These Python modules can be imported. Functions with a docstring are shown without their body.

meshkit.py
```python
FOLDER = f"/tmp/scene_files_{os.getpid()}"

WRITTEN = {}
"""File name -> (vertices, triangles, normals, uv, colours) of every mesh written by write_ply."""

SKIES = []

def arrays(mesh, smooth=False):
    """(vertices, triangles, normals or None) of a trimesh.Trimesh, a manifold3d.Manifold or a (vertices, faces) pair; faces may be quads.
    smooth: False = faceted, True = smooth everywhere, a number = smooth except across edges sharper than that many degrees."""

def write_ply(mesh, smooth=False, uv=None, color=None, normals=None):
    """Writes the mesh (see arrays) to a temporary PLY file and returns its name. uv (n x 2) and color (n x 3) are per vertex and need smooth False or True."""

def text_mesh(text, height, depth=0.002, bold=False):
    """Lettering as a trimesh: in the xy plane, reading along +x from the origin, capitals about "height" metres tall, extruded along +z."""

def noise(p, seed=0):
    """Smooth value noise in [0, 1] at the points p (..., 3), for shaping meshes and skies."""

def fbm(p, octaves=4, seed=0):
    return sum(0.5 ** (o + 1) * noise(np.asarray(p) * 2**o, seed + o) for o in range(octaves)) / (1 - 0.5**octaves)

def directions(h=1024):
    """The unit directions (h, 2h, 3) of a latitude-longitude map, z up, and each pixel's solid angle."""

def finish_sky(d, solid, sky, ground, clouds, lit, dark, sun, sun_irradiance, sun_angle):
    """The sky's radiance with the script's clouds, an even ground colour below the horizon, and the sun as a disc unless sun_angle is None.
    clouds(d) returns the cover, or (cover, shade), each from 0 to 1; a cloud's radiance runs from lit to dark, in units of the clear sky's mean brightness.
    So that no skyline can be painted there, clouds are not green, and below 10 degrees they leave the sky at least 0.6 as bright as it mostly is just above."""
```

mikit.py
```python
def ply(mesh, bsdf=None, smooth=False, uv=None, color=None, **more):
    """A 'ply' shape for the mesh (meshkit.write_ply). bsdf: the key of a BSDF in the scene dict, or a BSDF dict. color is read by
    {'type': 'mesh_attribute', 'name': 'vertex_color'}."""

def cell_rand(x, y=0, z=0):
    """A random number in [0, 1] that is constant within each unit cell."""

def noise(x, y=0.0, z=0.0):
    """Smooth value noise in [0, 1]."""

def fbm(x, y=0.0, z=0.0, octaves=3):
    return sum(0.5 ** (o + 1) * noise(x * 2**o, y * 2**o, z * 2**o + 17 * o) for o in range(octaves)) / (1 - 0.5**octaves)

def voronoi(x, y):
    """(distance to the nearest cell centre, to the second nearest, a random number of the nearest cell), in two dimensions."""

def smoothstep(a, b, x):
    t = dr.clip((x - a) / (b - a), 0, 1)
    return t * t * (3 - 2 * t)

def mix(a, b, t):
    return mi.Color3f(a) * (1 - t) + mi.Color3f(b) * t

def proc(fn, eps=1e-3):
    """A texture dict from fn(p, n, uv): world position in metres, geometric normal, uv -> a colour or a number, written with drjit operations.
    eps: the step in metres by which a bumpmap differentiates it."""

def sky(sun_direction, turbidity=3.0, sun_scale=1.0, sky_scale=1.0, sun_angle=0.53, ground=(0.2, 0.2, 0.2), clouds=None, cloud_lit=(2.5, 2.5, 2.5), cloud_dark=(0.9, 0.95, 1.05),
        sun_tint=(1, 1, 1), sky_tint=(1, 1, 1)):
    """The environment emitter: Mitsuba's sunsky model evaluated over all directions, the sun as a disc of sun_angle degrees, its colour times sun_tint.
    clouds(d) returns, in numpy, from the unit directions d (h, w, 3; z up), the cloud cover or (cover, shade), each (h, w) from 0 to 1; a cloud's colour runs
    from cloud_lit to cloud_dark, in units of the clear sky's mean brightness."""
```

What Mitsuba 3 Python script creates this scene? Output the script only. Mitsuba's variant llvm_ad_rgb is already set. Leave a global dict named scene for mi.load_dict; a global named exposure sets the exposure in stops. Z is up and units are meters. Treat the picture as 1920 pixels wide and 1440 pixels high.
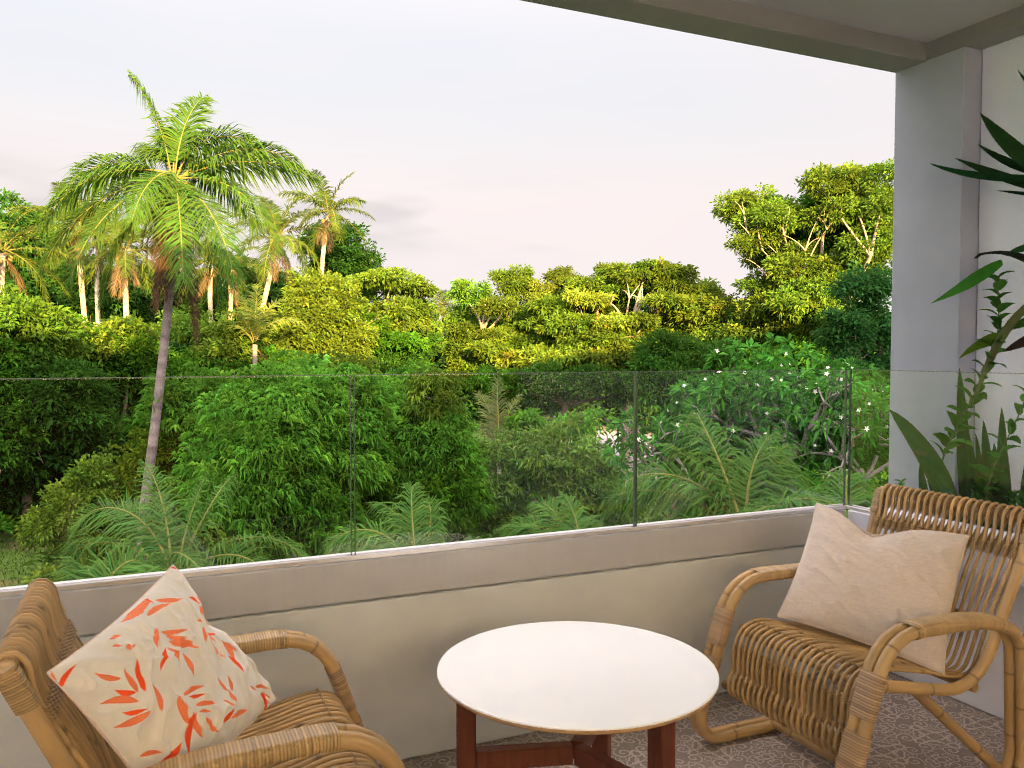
import math, numpy as np, trimesh, mitsuba as mi, drjit as dr, mikit, meshkit
import manifold3d as m3
from mikit import noise as tnoise, fbm as tfbm, smoothstep, mix, voronoi

scene, labels = {}, {}
T4 = mi.ScalarTransform4f
# ------------------------------------------------------------------ camera, sky, exposure
EYE = np.array([0.0, 0.0, 1.316])
YAW, PITCH, FOC = math.radians(24.33), math.radians(-2.18), 1549.3      # FOC in pixels of a 1920 wide picture
FWD = np.array([math.sin(YAW) * math.cos(PITCH), math.cos(YAW) * math.cos(PITCH), math.sin(PITCH)])
RGT = np.array([math.cos(YAW), -math.sin(YAW), 0.0])
UPV = np.cross(RGT, FWD)
scene['camera'] = {'type': 'perspective', 'fov': math.degrees(2 * math.atan(960 / FOC)), 'fov_axis': 'x', 'near_clip': 0.05, 'far_clip': 3000.0,
                   'to_world': T4().look_at(origin=EYE.tolist(), target=(EYE + FWD).tolist(), up=[0, 0, 1])}
SUN_EL, SUN_AZ = math.radians(11.5), math.radians(186)                  # low sun behind the balcony
SUN = np.array([math.sin(SUN_AZ) * math.cos(SUN_EL), math.cos(SUN_AZ) * math.cos(SUN_EL), math.sin(SUN_EL)])


def clouds(d):
    """A thin high veil everywhere, brighter towards the low sun behind the building, with a few grey streaks near the horizon."""
    x, y, z = d[..., 0], d[..., 1], d[..., 2]
    q = np.stack([x / (z + 0.25), y / (z + 0.25), z * 0], -1)
    veil = meshkit.fbm(q * np.array([0.7, 1.6, 1]) + 3.1, 4, 5)
    low = meshkit.fbm(np.stack([np.arctan2(x, y) * 5, z * 26, z * 0], -1), 4, 9)
    glow = 0.5 + 0.5 * (d @ SUN)
    band = np.exp(-((z - 0.16) / 0.035) ** 2)
    side = np.clip((np.arctan2(x, y) - 0.1) * 1.6, 0, 1)                 # the pale blue gap lies to the right
    blue = np.clip((z - 0.18) * 6.0, 0, 1) * np.clip(0.5 + 0.5 * side + 1.4 * (veil - 0.5), 0, 1)
    streak = band * np.clip((low - 0.5) * 4, 0, 1)
    pink = 0.0335 * (1 - blue) * (1 - 0.8 * streak) * (0.9 + 0.25 * veil)
    return 1 - 0.10 * blue, 1 - np.clip(pink + 0.9 * glow ** 4.6 + 0.6 * np.maximum(z, 0) ** 3.6, 0, 1)


scene['sky'] = mikit.sky(SUN, turbidity=3.0, sun_scale=0.78, sky_scale=1.0, sun_tint=(1.0, 0.95, 0.76), clouds=clouds,
                         cloud_lit=(5.8, 4.75, 4.35), cloud_dark=(0.308, 0.299, 0.308), ground=(0.06, 0.09, 0.03))
exposure = 5.22


# ------------------------------------------------------------------ helpers
def ray(x, y):
    return FWD + RGT * (x - 960) / FOC - UPV * (y - 720) / FOC


def at(x, y, D):
    """The point D metres away (measured along the ground) in the direction of the photograph's pixel x, y."""
    d = ray(x, y)
    return EYE + d * D / np.hypot(d[0], d[1])


def onX(x, y, X):
    d = ray(x, y)
    return EYE + d * X / d[0]


def unit(v):
    v = np.asarray(v, float)
    return v / np.maximum(np.linalg.norm(v, axis=-1, keepdims=True), 1e-9)


class M:
    def __init__(s):
        s.v, s.f, s.c, s.n = [], [], [], 0

    def add(s, v, f, c):
        v = np.asarray(v, float)
        f = np.asarray(f, int)
        if f.shape[1] == 4:
            f = np.vstack([f[:, [0, 1, 2]], f[:, [0, 2, 3]]])
        s.v.append(v)
        s.f.append(f + s.n)
        s.c.append(np.broadcast_to(np.asarray(c, float), (len(v), 3)))
        s.n += len(v)
        return s

    def put(s, key, bsdf, smooth=False, to=None):
        v, f, c = np.vstack(s.v), np.vstack(s.f), np.vstack(s.c)
        if to is not None:
            v = to(v)
        scene[key] = mikit.ply(trimesh.Trimesh(v, f, process=False), bsdf, smooth=smooth, color=c)
        return key


used = {}


def num(name):
    n = used.get(name, 0)
    used[name] = n + 1
    return name if n == 0 else f'{name}_{n:03d}'


def part(parent, name):
    return num(parent + '__' + name)


def tag(key, label=None, cat=None, group=None, kind=None):
    labels[key] = {k: v for k, v in dict(label=label, category=cat, group=group, kind=kind).items() if v}
    return key


def spline(pts, n):
    from scipy.interpolate import CubicSpline
    p = np.asarray(pts, float)
    s = np.r_[0, np.cumsum(np.linalg.norm(np.diff(p, axis=0), axis=1))]
    return CubicSpline(s, p)(np.linspace(0, s[-1], n))


def rounded(pts, rad, closed=False, step=0.012, arc=7):
    """A polyline with its corners rounded."""
    p = [np.asarray(q, float) for q in pts]
    n, out = len(p), []
    r = np.broadcast_to(rad, n)
    for i in range(n):
        if not closed and i in (0, n - 1):
            out.append(p[i])
            continue
        a, b, c = p[i - 1], p[i], p[(i + 1) % n]
        u, w = unit(a - b), unit(c - b)
        d = min(r[i], 0.48 * np.linalg.norm(a - b), 0.48 * np.linalg.norm(c - b))
        for t in np.linspace(0, 1, arc):
            out.append((1 - t) ** 2 * (b + u * d) + 2 * t * (1 - t) * b + t * t * (b + w * d))
    if closed:
        out.append(out[0])
    return np.array(out)


def resample(p, step):
    p = np.asarray(p, float)
    s = np.r_[0, np.cumsum(np.linalg.norm(np.diff(p, axis=0), axis=1))]
    t = np.linspace(0, s[-1], max(2, int(round(s[-1] / step)) + 1))
    return np.stack([np.interp(t, s, p[:, k]) for k in range(3)], 1), t


def tube(m, p, r, col, sides=8, closed=False, cap=True):
    p = np.asarray(p, float)
    n = len(p)
    t = np.gradient(p, axis=0)
    if closed:
        t[0] = t[-1] = p[1] - p[-2]
    t = unit(t)
    a = np.cross(t[0], [0, 0, 1.0] if abs(t[0][2]) < 0.9 else [1.0, 0, 0])
    A = [unit(a)]
    for i in range(1, n):
        q = A[-1] - t[i] * (A[-1] @ t[i])
        A.append(unit(q))
    A = np.array(A)
    B = np.cross(t, A)
    ang = np.arange(sides) * 2 * np.pi / sides
    r = np.broadcast_to(r, (n,))[:, None, None]
    v = p[:, None] + r * (np.cos(ang)[None, :, None] * A[:, None] + np.sin(ang)[None, :, None] * B[:, None])
    i, j = np.meshgrid(np.arange(n - 1), np.arange(sides), indexing='ij')
    q = np.stack([i * sides + j, i * sides + (j + 1) % sides, (i + 1) * sides + (j + 1) % sides, (i + 1) * sides + j], -1).reshape(-1, 4)
    col = np.asarray(col, float)
    c = np.broadcast_to(col if col.ndim == 1 else np.repeat(col, sides, 0), (n * sides, 3))
    m.add(v.reshape(-1, 3), q, c)
    if cap and not closed:
        for k, e in ((0, -1), (n - 1, 1)):
            f = np.array([[sides, (j + 1) % sides, j] if e < 0 else [sides, j, (j + 1) % sides] for j in range(sides)])
            m.add(np.vstack([v[k], p[k] + t[k] * e * r[k, 0, 0] * 0.3]), f, c[k * sides])
    return m


def box(m, lo, hi, col=(0.5, 0.5, 0.5), bev=0.004):
    lo, hi = np.minimum(lo, hi).astype(float), np.maximum(lo, hi).astype(float)
    b = min(bev, 0.3 * (hi - lo).min())
    pts = []
    for s in np.ndindex(2, 2, 2):
        c = np.where(s, hi, lo)
        sg = np.where(s, -1, 1)
        for k in range(3):
            o = sg * b
            o[k] = 0
            pts.append(c + o)
    h = trimesh.convex.convex_hull(np.array(pts))
    m.add(h.vertices, h.faces, col)
    return m


def rgb(*c):
    return {'type': 'rgb', 'value': list(c)}


VC = {'type': 'mesh_attribute', 'name': 'vertex_color'}
# ------------------------------------------------------------------ materials
scene['leaf'] = {'type': 'principledthin', 'base_color': VC, 'roughness': 0.42, 'diff_trans': 0.7, 'spec_trans': 0.0, 'eta': 1.5}
scene['palm_leaf'] = {'type': 'principledthin', 'base_color': VC, 'roughness': 0.5, 'diff_trans': 0.8, 'spec_trans': 0.0, 'eta': 1.28}
scene['grass_blade'] = {'type': 'principledthin', 'base_color': VC, 'roughness': 0.85, 'diff_trans': 0.6, 'spec_trans': 0.0, 'eta': 1.15}
scene['bark'] = {'type': 'twosided', 'bsdf': {'type': 'bumpmap', 'scale': 0.03,
                 'arbitrary': mikit.proc(lambda p, n, uv: tfbm(p.x * 9, p.y * 9, p.z * 14, octaves=3), 0.01),
                 'bsdf': {'type': 'principled', 'base_color': VC, 'roughness': 0.85}}}
scene['rattan'] = {'type': 'twosided', 'bsdf': {'type': 'principled', 'base_color': VC, 'roughness': 0.36, 'specular': 0.5, 'clearcoat': 0.35, 'clearcoat_gloss': 0.75}}
scene['painted'] = {'type': 'twosided', 'bsdf': {'type': 'principled', 'base_color': VC, 'roughness': 0.5}}


def plaster(base, var, scale=1.0):
    def col(p, n, uv):
        a = tfbm(p.x * 2.1 * scale, p.y * 2.1 * scale, p.z * 1.3 * scale, octaves=4)
        b = tfbm(p.x * 17, p.y * 17, p.z * 17, octaves=2)
        return mi.Color3f(*base) * (1 + var * (a - 0.5) * 2 + 0.35 * var * (b - 0.5) + 0.5 * var * (tfbm(p.x * 9 + p.y * 9, 3.0, p.z * 0.9) - 0.5))
    return {'type': 'twosided', 'bsdf': {'type': 'bumpmap', 'scale': 0.0025,
            'arbitrary': mikit.proc(lambda p, n, uv: tfbm(p.x * 40, p.y * 40, p.z * 40, octaves=3), 0.002),
            'bsdf': {'type': 'principled', 'base_color': mikit.proc(col), 'roughness': 0.75, 'specular': 0.3}}}


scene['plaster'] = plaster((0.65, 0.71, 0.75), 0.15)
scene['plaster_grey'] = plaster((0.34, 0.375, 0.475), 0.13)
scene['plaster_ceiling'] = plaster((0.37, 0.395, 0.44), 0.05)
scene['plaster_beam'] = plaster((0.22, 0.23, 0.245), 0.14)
scene['room_white'] = plaster((0.87, 0.87, 0.88), 0.03)
scene['plaster_white'] = plaster((0.67, 0.735, 0.88), 0.05)
scene['metal'] = {'type': 'twosided', 'bsdf': {'type': 'principled', 'base_color': mikit.proc(lambda p, n, uv: mi.Color3f(0.47, 0.495, 0.535) * (0.93 + 0.1 * tfbm(p.x * 2, p.y * 2, p.z * 30) + 0.05 * tnoise(p.x * 90, 0, p.z * 6))), 'roughness': 0.42}}
scene['aluminium'] = {'type': 'twosided', 'bsdf': {'type': 'principled', 'base_color': rgb(0.8, 0.8, 0.82), 'metallic': 0.7, 'roughness': 0.3}}
scene['glass'] = {'type': 'thindielectric', 'int_ior': 1.4}
scene['glass_edge'] = {'type': 'twosided', 'bsdf': {'type': 'principled', 'base_color': rgb(0.05, 0.075, 0.062), 'roughness': 0.2, 'specular': 0.8}}
scene['laminate'] = {'type': 'twosided', 'bsdf': {'type': 'principled', 'base_color': rgb(0.86, 0.92, 0.98), 'roughness': 0.22, 'specular': 0.6, 'clearcoat': 0.6, 'clearcoat_gloss': 0.9}}


def wood_col(p, n, uv):
    g = tfbm(p.x * 60, p.y * 60, p.z * 5, octaves=3)
    k = tnoise(p.x * 140, p.y * 140, p.z * 9)
    return mix((0.075, 0.018, 0.009), (0.16, 0.046, 0.021), g) * (0.8 + 0.4 * k)


scene['wood'] = {'type': 'twosided', 'bsdf': {'type': 'principled', 'base_color': mikit.proc(wood_col), 'roughness': 0.4}}


def floor_col(p, n, uv):
    """A printed damask: mirrored scrolls and rings on a taupe ground."""
    def layer(x, y, s):
        x, y = x * s, y * s
        fx, fy = dr.abs(x - dr.floor(x) - 0.5) * 2, dr.abs(y - dr.floor(y) - 0.5) * 2
        sw = fy > fx
        a, b = dr.select(sw, fy, fx), dr.select(sw, fx, fy)
        out = mi.Float(0)
        for cx, cy, k, w, r0 in ((0.30, 0.10, 1, 3.0, 0.24), (0.72, 0.24, -1, 3.2, 0.27), (0.88, 0.70, 1, 2.8, 0.28), (0.52, 0.52, -1, 3.4, 0.16)):
            dx, dy = a - cx, b - cy
            r = dr.sqrt(dx * dx + dy * dy) + 1e-5
            th = dr.atan2(dy, dx)
            spi = dr.abs(dr.sin(r * 3.14159 * 1.75 / r0 + k * th * 0.5))
            line = smoothstep(0.55, 0.28, spi) * smoothstep(r0 * 1.02, r0 * 0.95, r)
            out = dr.maximum(out, line)
        r = dr.sqrt(fx * fx + fy * fy)
        pet = 0.20 + 0.06 * dr.cos(4 * dr.atan2(fy, fx))
        out = dr.maximum(out, smoothstep(0.035, 0.018, dr.abs(r - pet)))
        edge = 1.06 + 0.10 * dr.cos(8 * dr.atan2(fy, fx))
        return dr.maximum(out, smoothstep(0.045, 0.022, dr.abs(r - edge)))
    wx = 0.016 * (tfbm(p.x * 14, p.y * 14, 1.0) - 0.5)
    wy = 0.016 * (tfbm(p.x * 14, p.y * 14, 7.0) - 0.5)
    k = layer(p.x + wx + 0.03, p.y + wy + 0.06, 4.0)
    wear = 0.85 + 0.3 * tfbm(p.x * 3, p.y * 3, 2.0)
    return mix((0.21, 0.185, 0.175), (0.44, 0.40, 0.375), k * (0.75 + 0.25 * tnoise(p.x * 60, p.y * 60))) * wear


scene['floor_print'] = {'type': 'twosided', 'bsdf': {'type': 'principled', 'base_color': mikit.proc(floor_col), 'roughness': 0.5, 'specular': 0.4}}


def lawn_col(p, n, uv):
    a = tfbm(p.x * 0.35, p.y * 0.35, 0.0, octaves=4)
    b = tfbm(p.x * 5, p.y * 5, 3.0, octaves=3)
    c = mix((0.026, 0.06, 0.010), (0.055, 0.10, 0.018), a * 0.6 + b * 0.4)
    return mix(c, (0.10, 0.075, 0.04), smoothstep(0.6, 0.8, tfbm(p.x * 0.5 + 9, p.y * 0.5, 5.0)))


scene['lawn'] = {'type': 'twosided', 'bsdf': {'type': 'principled', 'base_color': mikit.proc(lawn_col), 'roughness': 0.95, 'specular': 0.05}}
scene['asphalt'] = {'type': 'twosided', 'bsdf': {'type': 'principled', 'roughness': 0.85, 'base_color': mikit.proc(
    lambda p, n, uv: mi.Color3f(0.20, 0.175, 0.20) * (0.75 + 0.5 * tfbm(p.x * 3, p.y * 3, 0.0, octaves=4)))}}
scene['earth'] = {'type': 'twosided', 'bsdf': {'type': 'principled', 'roughness': 0.95, 'base_color': mikit.proc(
    lambda p, n, uv: mi.Color3f(0.05, 0.035, 0.025) * (0.6 + 0.8 * tfbm(p.x * 40, p.y * 40, p.z * 40)))}}


def linen_col(p, n, uv):
    w = 0.5 * (tnoise(p.y * 900, p.z * 60, p.x * 60) + tnoise(p.z * 900, p.y * 60, p.x * 60))
    slub = tfbm(p.y * 60, p.z * 420, p.x * 50, octaves=2)
    return mi.Color3f(0.58, 0.52, 0.47) * (0.82 + 0.22 * w + 0.16 * slub)


scene['linen'] = {'type': 'twosided', 'bsdf': {'type': 'principled', 'base_color': mikit.proc(linen_col), 'roughness': 0.9, 'sheen': 0.5, 'specular': 0.2}}
scene['printed_cotton'] = {'type': 'twosided', 'bsdf': {'type': 'principled', 'base_color': VC, 'roughness': 0.9, 'sheen': 0.4, 'specular': 0.2}}
scene['plant_leaf'] = {'type': 'principledthin', 'base_color': VC, 'roughness': 0.5, 'diff_trans': 0.5, 'spec_trans': 0.0, 'eta': 1.3}
scene['petal'] = {'type': 'principledthin', 'base_color': rgb(0.85, 0.84, 0.78), 'roughness': 0.6, 'diff_trans': 0.6, 'eta': 1.3}

# ------------------------------------------------------------------ ground
GZ = -5.3


def solid(key, bsdf, *boxes, bev=0.004):
    m = M()
    for lo, hi in boxes:
        box(m, lo, hi, bev=bev)
    return m.put(key, bsdf)


g = M()
xs = np.r_[-1500, -400, np.linspace(-80, 120, 61), 400, 1500]
ys = np.r_[-400, -60, np.linspace(-10, 130, 61), 500, 2000]
gx, gy = np.meshgrid(xs, ys, indexing='ij')
near = np.exp(-((gx - 20) / 90) ** 2 - ((gy - 50) / 80) ** 2)
gz = GZ + 0.5 * near * (meshkit.fbm(np.stack([gx / 14, gy / 14, gx * 0], -1), 3, 2) - 0.5)
idx = np.arange(gx.size).reshape(gx.shape)
g.add(np.stack([gx, gy, gz], -1).reshape(-1, 3), np.stack([idx[:-1, :-1], idx[1:, :-1], idx[1:, 1:], idx[:-1, 1:]], -1).reshape(-1, 4), (0, 0, 0))
g.put('ground', 'lawn', smooth=True)
tag('ground', 'grass and bare earth ground under the trees', kind='structure')


def gzat(x, y):
    from scipy.interpolate import RegularGridInterpolator
    return RegularGridInterpolator((xs, ys), gz)(np.stack([np.atleast_1d(x), np.atleast_1d(y)], -1))


def onground(x, y):
    d = ray(x, y)
    p = EYE + d * (GZ - EYE[2]) / d[2]
    return np.array([p[0], p[1], gzat(p[0], p[1])[0]])


pc = spline([onground(1330, 905)[:2], onground(1215, 868)[:2], onground(1178, 830)[:2], onground(1150, 800)[:2], onground(1020, 785)[:2]], 60)
pt = unit(np.gradient(pc, axis=0))
pn = np.stack([-pt[:, 1], pt[:, 0]], 1)
pv = np.vstack([np.c_[pc + pn * s, gzat((pc + pn * s)[:, 0], (pc + pn * s)[:, 1]) + 0.05] for s in (-2.4, 0, 2.4)])
i = np.arange(59)
M().add(pv, np.vstack([np.stack([k * 60 + i, k * 60 + i + 1, (k + 1) * 60 + i + 1, (k + 1) * 60 + i], 1) for k in (0, 1)]), (0, 0, 0)).put('path', 'asphalt', smooth=True)
tag('path', 'grey lavender asphalt path winding between the trees', kind='structure')

# ------------------------------------------------------------------ balcony
XL, XF, YG, YW = -3.2, 2.66, 2.554, 2.53            # left end, side fascia, glass line, inner face of the front wall
ZP, ZG, ZC, ZB, ZT = 0.6676, 0.54, 2.6126, 2.5375, 1.245
solid('floor', 'floor_print', ((XL, -1.6, -0.24), (3.13, 2.66, 0.0)))
tag('floor', 'taupe balcony floor printed with pale damask scrolls', kind='structure')
solid('parapet_wall', 'plaster', ((XL, YW, 0.002), (2.80, 2.64, ZG - 0.008)))
tag('parapet_wall', 'beige rendered front wall below the long glass panels', 'wall')
solid(part('parapet_wall', 'fascia'), 'metal', ((XL, YW - 0.006, ZG), (XF, 2.645, ZP)))
ch = M()
for y0, y1 in ((YG - 0.022, YG - 0.013), (YG + 0.013, YG + 0.022)):
    box(ch, (XL, y0, ZP + 0.001), (XF + 0.03, y1, ZP + 0.014), bev=0.001)
ch.put(part('parapet_wall', 'glazing_channel'), 'aluminium')
solid('planter_wall', 'plaster_white', ((2.80, -1.6, 0.002), (2.86, 2.525, ZG - 0.008)))
tag('planter_wall', 'white low side wall of the planter behind the right chair', 'wall')
solid(part('planter_wall', 'fascia'), 'plaster_white', ((XF, -1.6, ZG), (2.86, 2.52, ZP)))
ch = M()
for x0, x1 in ((2.668, 2.677), (2.703, 2.712)):
    box(ch, (x0, -1.6, ZP + 0.001), (x1, 2.535, ZP + 0.014), bev=0.001)
ch.put(part('planter_wall', 'glazing_channel'), 'aluminium')
solid('soil', 'earth', ((2.862, -1.6, 0.3), (3.13, 2.64, 0.6)))
tag('soil', 'dark planter soil', kind='structure')


def pane(key, a, b, z0, z1, label):
    a, b = np.array(a, float), np.array(b, float)
    d = unit(b - a)
    n = np.array([-d[1], d[0]]) * 0.006
    v = [[*a, z0], [*b, z0], [*b, z1], [*a, z1]]
    scene[part(key, 'pane')] = mikit.ply((np.array(v), np.array([[0, 1, 2], [0, 2, 3]])), 'glass')
    m = M()
    for p, q, zz0, zz1 in ((a, a - d * 0.002, z0, z1), (b, b + d * 0.002, z0, z1), (a, b, z1, z1 + 0.002)):
        lo = np.minimum.reduce([np.r_[p - n, zz0], np.r_[p + n, zz0], np.r_[q - n, zz0], np.r_[q + n, zz0]])
        hi = np.maximum.reduce([np.r_[p - n, zz1], np.r_[p + n, zz1], np.r_[q - n, zz1], np.r_[q + n, zz1]])
        box(m, lo, hi, bev=0.0004)
    m.put(part(key, 'edge'), 'glass_edge')
    tag(key, label, 'glass panel')


pane(num('glass_panel'), (-1.2, YG), (0.600, YG), ZP - 0.01, ZT, 'clear glass balustrade panel on the left, in front of the leaning palm trunk')
pane(num('glass_panel'), (0.614, YG), (1.644, YG), ZP - 0.01, ZT, 'clear glass balustrade panel behind the round white table, third from the right end')
pane(num('glass_panel'), (1.654, YG), (2.676, YG), ZP - 0.01, ZT, 'clear glass balustrade panel before the white flowering tree')
pane(num('glass_panel'), (2.69, 2.54), (2.69, 0.6), ZP - 0.01, ZT, 'clear side glass panel between the right chair and the planter')
B = 'apartment_building'
tag(B, 'pale rendered building whose ceiling, beam and square column frame the balcony', 'building')
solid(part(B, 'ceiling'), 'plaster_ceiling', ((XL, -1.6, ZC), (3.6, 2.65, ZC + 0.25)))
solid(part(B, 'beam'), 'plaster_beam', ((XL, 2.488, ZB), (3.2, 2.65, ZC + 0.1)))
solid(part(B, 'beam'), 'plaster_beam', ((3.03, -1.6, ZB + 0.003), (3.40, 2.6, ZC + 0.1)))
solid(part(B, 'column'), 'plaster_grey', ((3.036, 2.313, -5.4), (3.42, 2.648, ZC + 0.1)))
solid(part(B, 'side_wall'), 'plaster_white', ((3.134, -9.5, -5.4), (3.42, 2.31, ZC + 0.1)))
solid(part(B, 'upper_storeys'), 'plaster_white', ((-34, -9.5, 2.6), (26, -1.602, 8.9)))
solid(part(B, 'lower_storeys'), 'plaster_white', ((-34, -9.5, -5.4), (26, -1.602, -0.006)))
solid(part(B, 'facade'), 'plaster_white', ((-34, -9.5, -0.005), (-3.3, -1.603, 2.599)))
solid(part(B, 'facade'), 'plaster_white', ((3.43, -9.5, -0.005), (26, -1.603, 2.599)))
solid(part(B, 'sill_wall'), 'room_white', ((-3.3, -9.49, -0.004), (3.13, -9.3, 0.25)))
solid(part(B, 'lintel'), 'room_white', ((-3.3, -9.49, 2.45), (3.13, -9.3, 2.599)))
solid(part(B, 'half_wall'), 'room_white', ((-3.29, -1.85, 0.0), (3.13, -1.70, 1.12)))
solid(part(B, 'half_wall_cladding'), 'wood', ((-3.29, -1.698, 0.0), (3.13, -1.65, 1.12)))
solid(part(B, 'room_ceiling'), 'room_white', ((-3.29, -9.29, 2.55), (3.12, -1.61, 2.597)))
solid(part(B, 'room_floor'), 'room_white', ((-3.29, -9.29, -0.004), (3.12, -1.61, -0.001)))
solid(part(B, 'balcony_slab'), 'plaster_white', ((XL, -1.6, -0.5), (3.03, 2.64, -0.245)))

# ------------------------------------------------------------------ table
TC, TR, TZ = np.array([1.028, 1.867]), 0.362, 0.5
TB = 'coffee_table'
tag(TB, 'round white topped coffee table on square red brown wooden legs', 'table')


def disc(key, prof, bsdf, n=120, smooth=35):
    mesh = trimesh.creation.revolve(np.array(prof), sections=n)
    mesh.apply_translation([TC[0], TC[1], 0])
    scene[key] = mikit.ply(mesh, bsdf, smooth=smooth)


disc(part(TB, 'top'), [(0, TZ), (TR - 0.004, TZ), (TR - 0.001, TZ - 0.001), (TR, TZ - 0.004), (TR, TZ - 0.0045), (0, TZ - 0.0045)], 'laminate')
scene['ply_edge'] = {'type': 'twosided', 'bsdf': {'type': 'principled', 'base_color': rgb(0.46, 0.30, 0.17), 'roughness': 0.5}}
disc(part(TB, 'edge_band'), [(0, TZ - 0.0046), (TR, TZ - 0.0046), (TR - 0.002, TZ - 0.012), (TR - 0.012, TZ - 0.019), (TR - 0.03, TZ - 0.021), (0, TZ - 0.021)], 'ply_edge')
hub = np.array([*TC, 0.27])


def bar(m, a, b, w, h):
    a, b = np.array(a, float), np.array(b, float)
    d = unit(b - a)
    s = unit(np.cross(d, [0, 0, 1.0]))
    u = np.cross(s, d)
    e = 0.003
    pts = [p + s * x * (w / 2 - (e if k else 0)) + u * y * (h / 2 - (0 if k else e)) for p in (a, b) for x in (-1, 1) for y in (-1, 1) for k in (0, 1)]
    hh = trimesh.convex.convex_hull(np.array(pts))
    m.add(hh.vertices, hh.faces, (0, 0, 0))


for th in (163, 285, 46):
    a = math.radians(th)
    d = np.array([math.cos(a), math.sin(a)])
    c = TC + d * 0.288
    pts = []
    for sx in (-1, 1):
        for sy in (-1, 1):
            for e in (0, 1):
                q = d * sx * (0.024 - 0.003 * e) + np.array([-d[1], d[0]]) * sy * (0.021 + 0.003 * e)
                pts += [[*(c + q), 0.003], [*(c + q), TZ - 0.022]]
    h = trimesh.convex.convex_hull(np.array(pts))
    M().add(h.vertices, h.faces, (0, 0, 0)).put(part(TB, 'leg'), 'wood')
    m = M()
    bar(m, hub + np.r_[d * 0.012, 0], np.r_[TC + d * 0.262, 0.27], 0.036, 0.05)
    m.put(part(TB, 'stretcher'), 'wood')

# ------------------------------------------------------------------ rattan chairs
rng = np.random.default_rng(11)
CANE = np.array([0.42, 0.285, 0.130])


def canecol(p, t, base, rng, nodes=0.19, amp=0.16):
    """Colour along a cane: slow tone drift, and a thin dark ring at each growth node."""
    o = rng.uniform(0, nodes)
    ph = rng.uniform(0, 99)
    k = 1 + amp * (meshkit.noise(np.stack([t * 9 + ph, t * 0, t * 0], 1)) - 0.5) * 2 + rng.normal(0, 0.06)
    d = np.abs((t - o + nodes / 2) % nodes - nodes / 2)
    k *= 1 - 0.55 * np.exp(-(d / 0.003) ** 2)
    return np.clip(base * k[:, None], 0.01, 1)


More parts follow.
